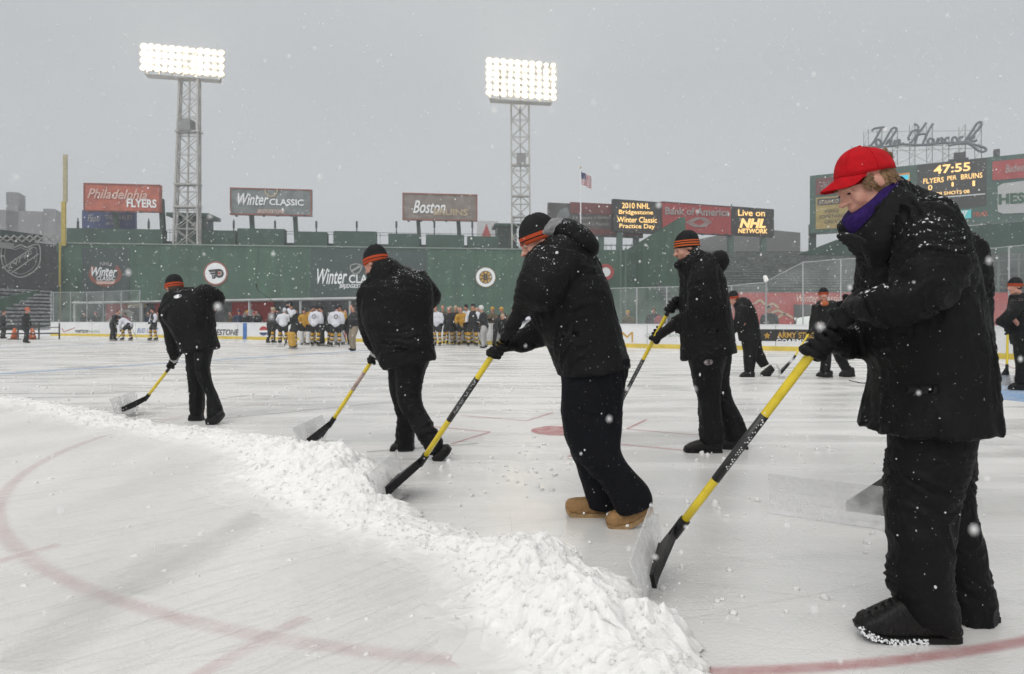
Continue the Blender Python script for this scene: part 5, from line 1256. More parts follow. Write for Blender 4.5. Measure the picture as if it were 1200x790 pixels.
letters("Philadelphia", BB, 103, 221, 173, 236, M_SALMON, b1, .16, .35, .012, 2); letters("FLYERS", BB, 149, 233, 184, 243, M_WHITE, b1, .16, 0, .03, 1)
b2 = billboard("grey winter billboard with red border above the wall", BB, 269.5, 365.5, 221, 252.5, M_GREYSIGN, M_BROWN, (292, 343.5))
letters("Winter", BB, 279, 226.5, 315, 240.5, M_WHITE, b2, .16, .35, .012, .5); letters("CLASSIC", BB, 316, 233, 356, 240.5, M_WHITE, b2, .16, 0, .02, 1); letters("BRIDGESTONE", BB, 302, 245.5, 334, 250, M_SALMON, b2, .16, .2, .02, .5)
b = MB(); BB.stroke(b, [(311, 221.8), (312, 227), (318, 230.5), (324, 227), (325, 221.8)], 1.6, .16); b.build("crest", M_TAN, b2)
b3 = billboard("brown bordered grey billboard with tan block letters, right of the winter billboard", BB, 471.5, 559.5, 227, 258.5, mat("tan_grey_sign", (.20, .17, .15), .65, .25, .8), M_BROWN, (489, 536.5))
letters("Boston", BB, 484, 235, 522, 250, M_WHITE, b3, .16, .35, .016, .5); letters("BRUINS", BB, 508, 244.5, 548, 252.5, M_TAN, b3, .18, 0, .03, .8)
BB2 = Facade((90, 97), (160, 98))
b4 = billboard("dark blue board tucked under the orange red billboard", BB2, 96, 158, 247, 275, M_NAVYP, None, (104, 150))
letters("Pepsi", BB2, 103, 252, 118, 262, M_STEEL, b4, .1, .3); letters("THE RIVALRY", BB2, 123, 252, 156, 258, M_STEEL, b4, .1, 0); letters("SATURDAY", BB2, 124, 260, 140, 264, M_STEEL, b4, .1, 0)

# light towers
M_REFL = mat("lamp_reflector", (.62, .60, .56), .45, .05, 3)
M_LAMP, _nt, _b = new_mat("lit_floodlamp"); _b.inputs['Base Color'].default_value = (1, 1, 1, 1); _b.inputs['Emission Color'].default_value = (1, .86, .68, 1); _b.inputs['Emission Strength'].default_value = 60
def tower(label, Y, xb0, xb1, yb, xt0, xt1, yt, bank, rows, cols, plats):
    cx = (xb0 + xb1) / 2; base = W(cx, yb, Y); root = empty("light_tower", base); tag(root, label, "light tower")
    wb, wt = (xb1 - xb0) * Y / F, (xt1 - xt0) * Y / F; zb, zt = base.z, W(cx, yt, Y).z; X = base.x; tx = W((xt0 + xt1) / 2, yt, Y).x
    def leg(k, z):
        t = (z - zb) / (zt - zb); w = (wb + (wt - wb) * t) / 2; sx, sy = ((-1, -1), (1, -1), (1, 1), (-1, 1))[k % 4]; c = X + (tx - X) * t
        return Vector((c + sx * w, Y + 2 + sy * w * .25, z))
    for k in range(4): b = MB(); b.bar(leg(k, zb), leg(k, zt), .25); b.build("leg", M_STEEL, root)
    b = MB(); nz = 9
    for i in range(nz):
        z0, z1 = zb + (zt - zb) * i / nz, zb + (zt - zb) * (i + 1) / nz
        for k in range(4):
            b.bar(leg(k, z0), leg(k + 1, z1), .08); b.bar(leg(k, z1), leg(k + 1, z1), .08)
            if k in (0, 2): b.bar(leg(k + 1, z0), leg(k, z1), .08)
    b.build("lattice", M_STEEL, root)
    for y in plats: b = MB(); z = W(cx, y, Y).z; w = wb * .5; b.box((X + (tx - X) * (z - zb) / (zt - zb), Y + 2, z), (w, w * .4, .12)); b.build("platform", M_STEEL, root)
    b = MB(); z = W(cx, plats[-1] - 7, Y).z; b.box((X, Y + 2, z), (wb * .25, wb * .25, .8)); b.build("equipment_box", M_GREY, root)
    b = MB(); b.bar(leg(0, zb).lerp(leg(2, zb), .5), leg(0, zt).lerp(leg(2, zt), .5), .2); b.build("cable_mast", M_STEEL, root)
    LF = Facade(*bank[0]); (x0, y0), (x1, y1) = bank[1]; bh = bank[2]
    b = MB()
    for r_ in range(rows + 1):
        yy = y0 + bh * (r_ / rows) * .99; b.bar(LF.pt(x0 + 1, yy + 2, -.5), LF.pt(x1 - 1, yy + (y1 - y0) + 2, -.5), .2)
    for c_ in range(7): px = x0 + (x1 - x0) * (c_ + .15) / 6.3; dy = (y1 - y0) * (px - x0) / (x1 - x0); b.bar(LF.pt(px, y0 + dy, -.6), LF.pt(px, y0 + dy + bh + 3, -.6), .2)
    b.build("lamp_frame", M_STEEL, root)
    b = MB(); LF.box(b, x0 + 2, x1 - 2, y0 + bh + 3 + (y1 - y0) * .5, y0 + bh + 4 + (y1 - y0) * .5, 1.6, .6); b.build("catwalk", M_STEEL, root)
    lm = None
    for r_ in range(rows):
        for c_ in range(cols):
            px = x0 + (x1 - x0) * c_ / (cols - 1); py = y0 + bh * (r_ + .5) / rows + (y1 - y0) * c_ / (cols - 1); p = LF.pt(px, py, .25)
            if lm is None:
                m_ = MB(); m_.ell((0, .05, 0), (.25, .18, .25), None, 14, 8); lme = m_.mesh("lamp", True)
                h_ = MB(); h_.rings([[Vector((rr_ * math.cos(a), yy, rr_ * math.sin(a))) for a in [2 * math.pi * j / 12 for j in range(12)]] for rr_, yy in ((.50, -.05), (.47, .12), (.36, .34), (.15, .45), (.16, .49), (.38, .38), (.50, .14), (.52, -.05))]); hme = h_.mesh("reflector", True); lm = True
            o = link("lamp", lme, M_LAMP); o.matrix_basis = Matrix.Translation(p) @ Matrix.Rotation(R(-12), 4, 'X'); adopt(o, root)
            if True:
                q = link("reflector", hme, M_REFL); q.matrix_basis = o.matrix_basis.copy(); adopt(q, o)
tower("left steel light tower with four rows of lit floodlamps", 90.5, 196, 225, 288, 203, 225, 88, (((166, 91), (262, 93.3)), ((169, 51), (259.5, 59)), 33), 4, 12, (213, 240, 150))
tower("middle steel light tower with six rows of lit floodlamps above the men", 97.5, 600, 622, 297, 599, 620, 116, (((571, 97), (651, 98.6)), ((573, 68), (648, 74)), 45), 6, 10, (227, 252, 190))

# foul pole
fp = empty("foul_pole", MW.plan(70)); tag(fp, "yellow foul pole at the left end of the green wall", "pole")
PF = Facade((60, 89.0), (90, 89.0))
b = MB(); b.tube([PF.pt(69.5, 395), PF.pt(70.5, 285)], .13, 10); b.build("lower_pole", M_YPOLE, fp)
b = MB(); PF.box(b, 71.6, 76.6, 236, 288, .2); b.build("lower_screen", M_YPOLE, fp); b = MB(); PF.box(b, 73.6, 78.2, 181, 237, .18, -.01); b.build("mesh_screen", M_YPOLE2, fp)

# left stand with the shield
LS = Facade((-120, 66), (75, 84))
st = empty("left_grandstand", LS.plan(0)); tag(st, "dark left grandstand with large grey shield and snowy seat rows", "grandstand")
b = MB(); LS.box(b, -120, 68, 284, 336, 2, 0); b.build("wall", mat("charcoal_tarp", (.040, .044, .045), .75, .2, .8), st)
b = MB(); LS.box(b, -120, 66, 276, 283.8, 8, .02); b.build("roof", M_DARK, st)
b = MB()
for px in range(-110, 66, 9): b.bar(LS.pt(px, 276, .1), LS.pt(px + 9, 283.5, .1), .12); b.bar(LS.pt(px + 9, 276, .1), LS.pt(px, 283.5, .1), .12)
b.build("truss", M_STEEL, st)
b = MB(); LS.box(b, -120, 69, 262, 270, 6, -2.5); LS.box(b, -120, 69, 270.1, 276, 4, -4); b.build("upper_tier", M_GREEND, st)
b = MB()
for k in range(10):
    y = 337 + k * 4.6; LS.box(b, -120, 60 - k * 5.5, y, y + 2.4, 1.0, .2 + k * .75)
b.build("seat_row", M_SEATSNOW, st)
b = MB()
for k in range(10):
    y = 339.5 + k * 4.6; LS.box(b, -120, 60 - k * 5.5, y, y + 2.0, 1.2, .0 + k * .75)
b.build("riser", M_DARK, st)
LG = Facade((-120, 56), (66, 86))
b = MB(); LG.poly(b, [(-120, 405), (66, 381), (66, 335), (-120, 415 - 40)], 0); 
me = b.mesh("side_wall"); link("side_wall", evaluated(me, [('SOLIDIFY', dict(thickness=.4))]), M_GREEN, st)
b = MB(); b.bar(LG.pt(66, 334.5, .1), LG.pt(0, 358, .1), .16); b.bar(LG.pt(0, 358, .1), LG.pt(-120, 378, .1), .16); b.build("wall_cap", M_STEEL, st)
b = MB(); LS.box(b, -120, 12, 278, 285.5, .3, .6); b.build("sign_strip", M_GREY, st)
so_ = .16
b = MB()
out1 = [(1, 289), (0, 301), (3, 312), (10, 320), (22, 325), (34, 321), (43, 313), (46, 303), (45, 288), (38, 287), (30, 290), (23, 287), (15, 290), (8, 287), (1, 289)]
LS.stroke(b, out1, 1.5, so_); LS.stroke(b, [(22.7 + (x - 22.7) * .82, 305 + (y - 305) * .82) for x, y in out1], .7, so_)
LS.stroke(b, [(4, 313), (38, 289.5)], 1.4, so_); LS.stroke(b, [(12, 320), (44, 297.5)], 1.4, so_); b.build("shield", M_STEEL, st)
v, f = glyphs("NHL", .0, .015); mb = MB(); mb.add([LS.pt(9 + 27.5 * a + 2.0 * c, 315.5 - 18.5 * a - 8.6 * c + (0), so_) for a, c in v], f); mb.build("lettering", M_STEEL, st)
# city blocks beyond
CF = Facade((-40, 190), (90, 200))
for lab, x0, x1, y0 in (("grey tower block beyond the left grandstand", 7, 22, 225.5), ("low wide grey building beyond the left grandstand", -30, 50, 246.5), ("stepped grey building behind the foul pole", 50.5, 65, 245)):
    o = empty("city_building", CF.plan((x0 + x1) / 2)); tag(o, lab, "building"); b = MB(); CF.box(b, x0, x1, y0, 330, 6); b.build("wall", mat("hazy_concrete", (.17, .17, .17), .8, .12, .08), o)
    b = MB(); CF.box(b, x0 + 2, x1 - 2, y0 - 1.0, y0 - .05, 3, -1); b.build("roof", M_GREY, o)
    for k in range(3):
        for j in range(min(6, int((x1 - x0) / 5))): b = MB(); CF.box(b, x0 + 1.5 + j * 5, x0 + 4 + j * 5, y0 + 3 + k * 4, y0 + 5 + k * 4, .1, .05); b.build("window", mat("dull_window", (.11, .115, .12), .4), o)

# ---------------------------------------------------------------- right of the wall: bleachers, boards, flag, scoreboard
CW = Facade((640, 98.5), (790, 101))
cw = empty("centre_wall", CW.plan(720)); tag(cw, "lower green centre field wall behind the bending man", "wall")
b = MB(); CW.box(b, 652, 790, 293, 390, 1.5); b.build("wall_face", M_GREEN, cw)
b = MB(); CW.box(b, 737, 752, 297, 330, .2, .12); CW.box(b, 757, 775, 299, 345, .2, .12); b.build("gate", M_GREEN2, cw)
b = MB()
for px in (668, 700, 727, 733, 754, 778): CW.box(b, px - .9, px + .9, 291, 389, .3, .25)
b.build("pilaster", mat("pale_green_steel", (.09, .14, .12), .6), cw)
rs = empty("wall_roundel", CW.plan(709)); tag(rs, "red and white roundel half hidden behind the bending man's back", "roundel")
b = MB(); CW.disc(b, 709, 319, 9.5, .4); b.build("face", M_WHITE, rs); b = MB(); CW.disc(b, 709, 319, 9.5, .45, 30, 0, 5.5); b.build("rim", M_REDP, rs)
# bleachers
bl = empty("bleachers", Vector((20, 80, 0))); tag(bl, "long dark bleachers rising behind the right corner glass", "bleachers")
b, b2 = MB(), MB()
for k in range(22):
    Y = 74 + k * 1.9; z0 = 3.0 + k * .46 - .3; xl = (772 - 600) / F * 86 + (k - 8) * .25; xr = 75
    b.box(((xl + xr) / 2, Y, z0), ((xr - xl) / 2, .95, .2), 0, 0); b2.box(((xl + xr) / 2, Y - .3, z0 + .40), ((xr - xl) / 2, .22, .10), 0, 0)
b.build("step", M_GREEND, bl); b2.build("bench_row", mat("wet_bench", (.12, .135, .13), .7, .5, 1.5, stretch=(1, .3, 1)), bl)
b = MB(); b.box(((20 + 75) / 2, 72.8, 1.35), (27.5, .2, 1.35)); b.box((19.5, 95, 6.2), (.3, 21, 6.6)); b.build("front_wall", M_GREEN, bl)
b = MB(); b.box((47, 116.5, 7), (29, .3, 6.3)); b.build("back_wall", M_GREEN2, bl)
RB = Facade((846, 72.5), (1200, 72.5))
rb = empty("red_banner", RB.plan(920)); tag(rb, "long red banner with white script along the bleacher front", "banner")
b = MB(); RB.box(b, 800, 1215, 343, 384, .1, .05); b.build("panel", M_REDP, rb)
letters("Winter Classic", RB, 933, 345, 985, 354, M_SALMON, rb, .12, .3, .012); b = MB(); RB.box(b, 930, 967, 357, 380, .1, .12); b.build("dark_block", M_DARK, rb)
b = MB()
for x, y, w in ((905, 360, 7), (911, 368, 9), (900, 372, 6), (920, 372, 9), (826, 362, 6), (890, 356, 6)): RB.stroke(b, [(x - w, y), (x, y - 4), (x + w, y + 1)], 2.5, .12)
b.build("banner_shape", M_TAN, rb)
# warehouse
WF_ = Facade((760, 150), (890, 152)); wh = empty("warehouse", WF_.plan(825)); tag(wh, "grey gabled warehouse beyond the bleachers", "building")
b = MB(); WF_.poly(b, [(766, 330), (886, 330), (886, 286), (838, 281.5), (766, 296)], 0); link("wall", evaluated(b.mesh(), [('SOLIDIFY', dict(thickness=20, offset=-1))]), mat("grey_cladding", (.17, .175, .175), .7, .12, .15), wh)
b = MB(); b.bar(WF_.pt(766, 295.6, .3), WF_.pt(838, 281.1, .3), .5); b.bar(WF_.pt(838, 281.1, .3), WF_.pt(886, 285.6, .3), .5); b.build("roof_edge", M_DARK, wh)
# centre boards
CB = Facade((715, 104), (910, 115.5))
def cpost(r, fc, xs, y0): 
    for px in xs: b = MB(); b.bar(fc.pt(px, y0, -.6), fc.pt(px, 330, -.6), .9); b.build("support", mat("green_steel_post", (.07, .12, .10), .6), r)
c1 = billboard("dark display with four lines of amber text beside the red bank billboard", CB, 719, 774.5, 235, 273, M_LED, None); cpost(c1, CB, (728, 772), 272)
for i, (t, x0, x1) in enumerate((("2010 NHL", 728.5, 761), ("Bridgestone", 725, 765), ("Winter Classic", 723, 769.5), ("Practice Day", 725.5, 767))): letters(t, CB, x0, 237.6 + i * 8.2, x1, 244.2 + i * 8.2, M_AMBER, c1, .1, 0, .014, .8)
c2 = billboard("red bank billboard between the two amber displays", CB, 775, 857.5, 239, 274, M_REDP, M_DARK, (), bw=.8); cpost(c2, CB, (858.5,), 273)
letters("Bank of America", CB, 779, 242.5, 854, 251.5, M_STEEL, c2, .16, 0, .022, 2.2)
b = MB()
for k in range(3): CB.stroke(b, [(804 + k * 3, 260.5), (817 + k * 3, 255.5), (830 + k * 3 - 3, 261)], .9, .16); CB.stroke(b, [(804 + k * 3, 260.5), (815 + k * 3, 266), (830 + k * 3 - 3, 261)], .9, .16)
b.build("emblem", M_STEEL, c2)
c3 = billboard("dark display with amber and white network lettering, right of the red bank billboard", CB, 858, 907, 243.5, 277, M_LED, None); cpost(c3, CB, (897,), 276)
letters("Live on", CB, 864.5, 245.5, 896, 253, M_AMBER, c3, .1, 0, .014, .8); letters("NHL", CB, 866, 256, 897, 267, M_AMBER, c3, .1, .25, .05, .6); letters("NETWORK", CB, 864.5, 267.8, 899, 273.3, M_AMBER, c3, .1, .1, .03, .6)
CB0 = Facade((640, 103.5), (755, 108))
c0 = billboard("faded grey and red board partly behind the amber text display", CB0, 643, 753.5, 240, 277, mat("faded_dark_sign", (.085, .08, .08), .65, .3, .7), None)
b = MB(); CB0.box(b, 668, 718, 238, 251, .1, .08); CB0.box(b, 690, 752, 269, 275.5, .1, .08); b.build("red_stripe", mat("dull_red", (.16, .05, .05), .7, .2, 1), c0)
letters("If it happens in baseball,", CB0, 671, 253, 716, 258, M_STEEL, c0, .12, 0, .0); letters("it happens in Majestic.", CB0, 673, 260.5, 714, 265.5, M_STEEL, c0, .12, 0, .0)
b = MB(); CB0.poly(b, [(650, 258), (656, 246), (664, 243), (668, 252), (662, 262), (652, 266)], .1); b.build("figure_shape", M_GREYSIGN, c0); cpost(c0, CB0, (706, 747), 276)
b = MB()
for y in (286, 292): b.bar(CB0.pt(690, y, -2), CB0.pt(760, y, -2), .15)
for px in range(692, 760, 6): b.bar(CB0.pt(px, 284, -2), CB0.pt(px, 296, -2), .1)
tag(b.build("deck_railing", M_STEEL), "thin railing below the faded grey board", "railing")
# flag
fl = empty("flagpole", W(680.5, 330, 100)); tag(fl, "tall thin flagpole rising behind the hooded collar of the bending man", "flagpole")
b = MB(); b.tube([W(680.5, 330, 100), W(680.5, 197, 100)], [.13, .06], 8); b.build("pole", M_WHITE, fl); b = MB(); b.ell(W(680.5, 196.6, 100), (.14, .14, .14)); b.build("finial", M_GOLD, fl)
def flag():
    nx, ny = 18, 13; b = MB(); O, U, V = (681, 201), (11.8, 6.5), (0.6, 14.5)
    P = lambda i, j: W(O[0] + U[0] * i / nx + V[0] * j / ny, O[1] + U[1] * i / nx + V[1] * j / ny + math.sin(i * .7) * .5, 100 + .35 * math.sin(i * .75 + j * .15))
    for i in range(nx):
        for j in range(ny): b.quad(P(i, j), P(i + 1, j), P(i + 1, j + 1), P(i, j + 1), 2 if (i < 8 and j < 7) else (j % 2))
    ms = [mat("flag_red", (.42, .03, .05), .8), M_WHITE, mat("flag_navy", (.03, .04, .14), .8)]
    me = b.mesh("flag")
    for m_ in ms: me.materials.append(m_)
    return link("flag", evaluated(me, [('SOLIDIFY', dict(thickness=.02))]))
tag(flag(), "striped american flag on the flagpole", "flag")
# scoreboard
SB = Facade((949, 120), (1215, 103))
sb = empty("scoreboard", SB.plan(1080)); tag(sb, "large green scoreboard with amber score display behind the red cap", "scoreboard")
class Skew:   # same face, rows following the board's own perspective
    def __init__(s, off=0): s.o = off
    def pt(s, px, py, off=0.0):
        z = CH - (py - HY) * SB.plan(1080).y / F; p = SB.plan(px); return Vector((p.x, p.y, z)) + SB.n * off
    poly, disc, stroke = Facade.poly, Facade.disc, Facade.stroke
    def box(s, mb, x0, x1, y0, y1, th, off=0.0, mi=0):
        q = []
        for y in (y1, y0): q += [s.pt(x0, y, off), s.pt(x1, y, off), s.pt(x1, y, off - th), s.pt(x0, y, off - th)]
        mb.box8(q, mi)
SK = Skew()
b = MB(); SK.box(b, 949, 1215, 192.5, 265.5, 2.5); b.build("frame", mat("scoreboard_green", (.045, .10, .08), .6, .12, .4), sb)
b = MB(); SK.box(b, 1075, 1156, 193.5, 232.5, .2, .12); b.build("score_display", M_LED, sb)
for t, x0, x1, y0, y1, bo in (("47:55", 1094, 1137, 196, 206, .02), ("FLYERS", 1082, 1106, 210, 216, .012), ("PER", 1110, 1121, 209.5, 214.5, .012), ("BRUINS", 1126, 1151, 209, 215, .012), ("0", 1087.5, 1092.5, 218, 224, .012), ("1", 1115, 1117.5, 217, 222, .012), ("1", 1139.5, 1142.5, 217.5, 223.5, .012), ("08 SHOTS 08", 1097, 1136, 227, 231, .012)):
    letters(t, SK, x0, y0, x1, y1, M_AMBER, sb, .2, 0, bo)
b = MB(); SK.box(b, 1084, 1154, 233, 234, .2, .3); b.build("ledge", M_WHITE, sb)
b = MB(); SK.box(b, 1075, 1156, 235, 247, .2, .12); b.build("lower_display", M_LED, sb)
b = MB(); SK.box(b, 1040, 1066, 201, 247, .2, .12); b.build("video_screen", mat("video_screen", (.5, .33, .05), .4, .3, .6, emit=.5, col2=(.35, .05, .02)), sb)
b = MB(); SK.box(b, 1050, 1065, 203.5, 209, .1, .2); b.build("video_inset", mat("cyan_video", (.03, .45, .62), .4, .1, 2, emit=.6), sb)
b = MB(); SK.box(b, 1118, 1138, 250, 259.5, .1, .12); b.build("video_strip", mat("cyan_strip", (.05, .40, .42), .4, .1, 2, emit=.45), sb)
b = MB()
for k in range(4): SK.poly(b, [(1119 + k * 3, 259), (1121 + k * 3, 259), (1124.5 + k * 3, 250.5), (1122.5 + k * 3, 250.5)], .2, k % 2)
link("strip_graphic", b.mesh(), [M_WHITE, M_REDP], sb)
letters("10:45", SK, 1141, 253, 1157, 258.5, mat("dim_red_led", (.35, .06, .03), .5, emit=.35), sb, .15, 0, .02)
b = MB(); SK.box(b, 956, 1004, 197, 218, .1, .12); b.build("red_ad", mat("dull_red", (.16, .05, .05)), sb)
letters("The Coca-Cola Co.", SK, 965, 202, 985, 210, M_STEEL, sb, .2, .3)
b = MB(); SK.box(b, 956, 1004, 221, 267 - 6, .1, .12); b.build("yellow_ad", mat("dull_yellow_ad", (.36, .27, .09), .6, .12, 1), sb)
b = MB(); SK.box(b, 958, 985, 223, 231, .1, .2); b.build("ad_name_plate", M_DARK, sb); letters("STAMCO", SK, 960, 225, 983, 230, M_TAN, sb, .25, 0, .03)
for t, y, x0, x1 in (("MAKE", 237, 967, 983), ("SOMETHING", 243.5, 960, 991), ("GREAT", 250, 966, 985)): letters(t, SK, x0, y, x1, y + 4.6, M_DARK, sb, .2)
b = MB(); SK.box(b, 1163, 1215, 198, 219, .1, .12); b.build("red_ad", M_REDP, sb); letters("Budweiser", SK, 1178, 203, 1212, 212, M_STEEL, sb, .2, .3)
b = MB(); SK.poly(b, [(1169, 226), (1175, 223.5), (1215, 222), (1215, 258), (1175, 257), (1169, 254)], .14); b.build("white_ad", mat("pale_ad", (.42, .43, .43), .6), sb); letters("HESS", SK, 1170, 235, 1209, 247, mat("deep_green_letter", (.03, .10, .06), .6), sb, .22, 0, .05)
b = MB()
for px in (951, 990, 1072, 1160): b.bar(SB.pt(px, 262, -1.2), SB.pt(px, 340, -1.2), 1.0)
b.build("support", M_GREEND, sb)
b = MB(); SK.box(b, 1118, 1132, 183, 191, 1.2, -.2); SK.box(b, 1112, 1135, 190.5, 192.4, 2, .2); SK.box(b, 1165, 1172, 184, 192, 1.2, -.2); b.build("roof_box", M_DARK, sb)
# script sign above it
hs_ = empty("rooftop_script_sign", SB.plan(1085) + Vector((0, 2, 30))); tag(hs_, "large grey script sign on lattice posts above the scoreboard", "sign")
HF = Facade((1005, 119.5), (1165, 110.0))
S = lambda pts: [HF.pt(930 + x / 4.389, 120 + y / 4.389 + 1.0, 0) for x, y in [p[:2] for p in catmull(pts, 5)]]
def arc(cx, cy, rx, ry, a0=0, a1=360, n=12): return [(cx + rx * math.cos(R(a0 + (a1 - a0) * k / n)), cy - ry * math.sin(R(a0 + (a1 - a0) * k / n))) for k in range(n + 1)]
strokes = [[(402, 142), (418, 130), (470, 122)], [(452, 126), (428, 172), (402, 212), (374, 230), (352, 230), (372, 218)], arc(436, 203, 13, 16, 40, 400), [(452, 222), (478, 178), (505, 132), (526, 128), (524, 146), (480, 208)],
    [(474, 214), (488, 190), (502, 190), (496, 214), (510, 216)], [(512, 218), (522, 190), (518, 212), (534, 190), (546, 192), (540, 212), (556, 206)],
    [(560, 204), (578, 214), (602, 204), (640, 152), (640, 138), (612, 144), (590, 180), (602, 192)], [(622, 108), (642, 122), (636, 165), (624, 212)], [(682, 100), (655, 140), (640, 152)], [(718, 104), (690, 150), (664, 212)], [(628, 168), (660, 158), (690, 160)],
    arc(706, 197, 14, 15, 40, 400), [(720, 184), (716, 206), (730, 208)], [(732, 210), (744, 180), (738, 204), (756, 180), (766, 184), (760, 204), (774, 200)], arc(792, 192, 13, 14, 50, 310), arc(828, 190, 13, 15, 30, 390), arc(864, 188, 13, 14, 50, 310),
    [(876, 202), (912, 152), (944, 104), (966, 98), (964, 116), (930, 158), (892, 200)], [(900, 184), (922, 168), (930, 174), (908, 186), (926, 196), (944, 190)], [(800, 218), (850, 208), (900, 208), (940, 216), (980, 228), (990, 242), (970, 250), (944, 240), (924, 222), (900, 208)], [(400, 224), (470, 224), (560, 212), (660, 214), (780, 204), (930, 196)]]
b = MB()
for s in strokes: b.tube(S(s), .21, 7)
b.build("script_letters", mat("weathered_blue_grey", (.13, .145, .16), .5, .15, .6), hs_)
b = MB()
for x, top in ((385, 135), (455, 122), (535, 130), (625, 100), (715, 104), (800, 168), (885, 110), (968, 96)):
    T_, B0 = HF.pt(930 + x / 4.389, 120 + top / 4.389, -.4), HF.pt(930 + x / 4.389, 120 + 325 / 4.389, -.4); b.bar(T_, B0, .11); b.bar(T_ + Vector((0, 1.6, 0)), B0 + Vector((0, 1.6, 0)), .09)
    n = 5
    for k in range(n): b.bar(T_.lerp(B0, k / n), T_.lerp(B0, (k + 1) / n) + Vector((0, 1.6, 0)), .05)
for y in (150, 225, 245): b.bar(HF.pt(930 + 300 / 4.389, 120 + (y + 0) / 4.389 + 2, -.4), HF.pt(930 + 968 / 4.389, 120 + y / 4.389 - 3, -.4), .1) if y > 150 else b.bar(HF.pt(930 + 385 / 4.389, 120 + y / 4.389, -.4), HF.pt(930 + 968 / 4.389, 120 + y / 4.389 - 2, -.4), .08)
for x0, x1 in ((385, 535), (535, 715), (715, 885)): b.bar(HF.pt(930 + x0 / 4.389, 172, -.4), HF.pt(930 + x1 / 4.389, 192, -.4), .08); b.bar(HF.pt(930 + x1 / 4.389, 172, -.4), HF.pt(930 + x0 / 4.389, 192, -.4), .08)
b.bar(HF.pt(998, 171, -.4), HF.pt(998, 195, -.4), .14)
b.build("lattice", M_STEEL, hs_)
# right grandstand behind the man
RS = Facade((985, 92), (1240, 72)); rg_ = empty("right_grandstand", RS.plan(1110)); tag(rg_, "green right grandstand with pale blue banner under the scoreboard", "grandstand")
b = MB(); b.add([RS.pt(940, 299), RS.pt(985, 282), RS.pt(1060, 272), RS.pt(1240, 258), RS.pt(1240, 296), RS.pt(985, 300)], [(0, 1, 2, 3, 4, 5)]); link("roof_fascia", evaluated(b.mesh(), [('SOLIDIFY', dict(thickness=1.2))]), M_GREEN2, rg_)
b = MB(); RS.box(b, 990, 1240, 296, 352, .5, -5); b.build("back_wall", mat("dim_concourse", (.075, .085, .085), .7, .35, 1.2), rg_)
b = MB()
for px in range(1000, 1240, 24): RS.box(b, px - .8, px + .8, 290, 352, .3, -.4)
for y in (306, 322, 338): RS.box(b, 990, 1240, y - .5, y + .5, .2, -4)
b.build("column", mat("pale_green_column", (.16, .20, .18), .6, .1, 1), rg_)
b = MB(); RS.box(b, 990, 1240, 352, 395, 1, .2); b.build("front_wall", M_GREEN2, rg_)
b = MB(); b.add([RS.pt(1140, 279, .3), RS.pt(1166, 269, .3), RS.pt(1240, 262, .3), RS.pt(1240, 290, .3), RS.pt(1170, 289, .3)], [(0, 1, 2, 3, 4)]); b.build("banner", mat("pale_blue_banner", (.30, .33, .38), .6, .15, .5), rg_)
letters("Granite", RS, 1148, 271.5, 1182, 279, mat("banner_blue", (.10, .15, .30), .6), rg_, .4, .3, .02, -3)
# ---------------------------------------------------------------- players, coaches and onlookers by the far boards
M_JW = mat("white_jersey", (.60, .61, .66), .8, .1, 8, .3, 60); M_JB = mat("black_jersey", (.016, .017, .02), .8, .3, 8); M_JG = mat("gold_jersey", (.45, .25, .03), .8, .2, 8)
M_COAT = mat("dark_coat", (.018, .019, .022), .8, .3, 8); M_BROWNC = mat("brown_coat", (.10, .075, .045), .8, .3, 8); M_NAVYC = mat("navy_coat", (.03, .045, .08), .8, .3, 8); M_KHAKI = mat("khaki_trousers", (.24, .20, .15), .8, .15, 8); M_LGREY = mat("light_grey_trousers", (.36, .36, .36), .8, .15, 8)
M_SOCK = band_mat("gold_hoop_sock", (.5, .29, .04), [(.14, .19, (.55, .55, .55)), (.19, .24, (.02, .02, .02)), (.32, .36, (.55, .55, .55)), (.36, .42, (.02, .02, .02))], 'Z', .8, False)
M_PADW = mat("white_leg_pad", (.58, .58, .57), .6, .1, 6); M_REDC = mat("red_coat", (.28, .03, .05), .8, .2, 8)
FIG = {}
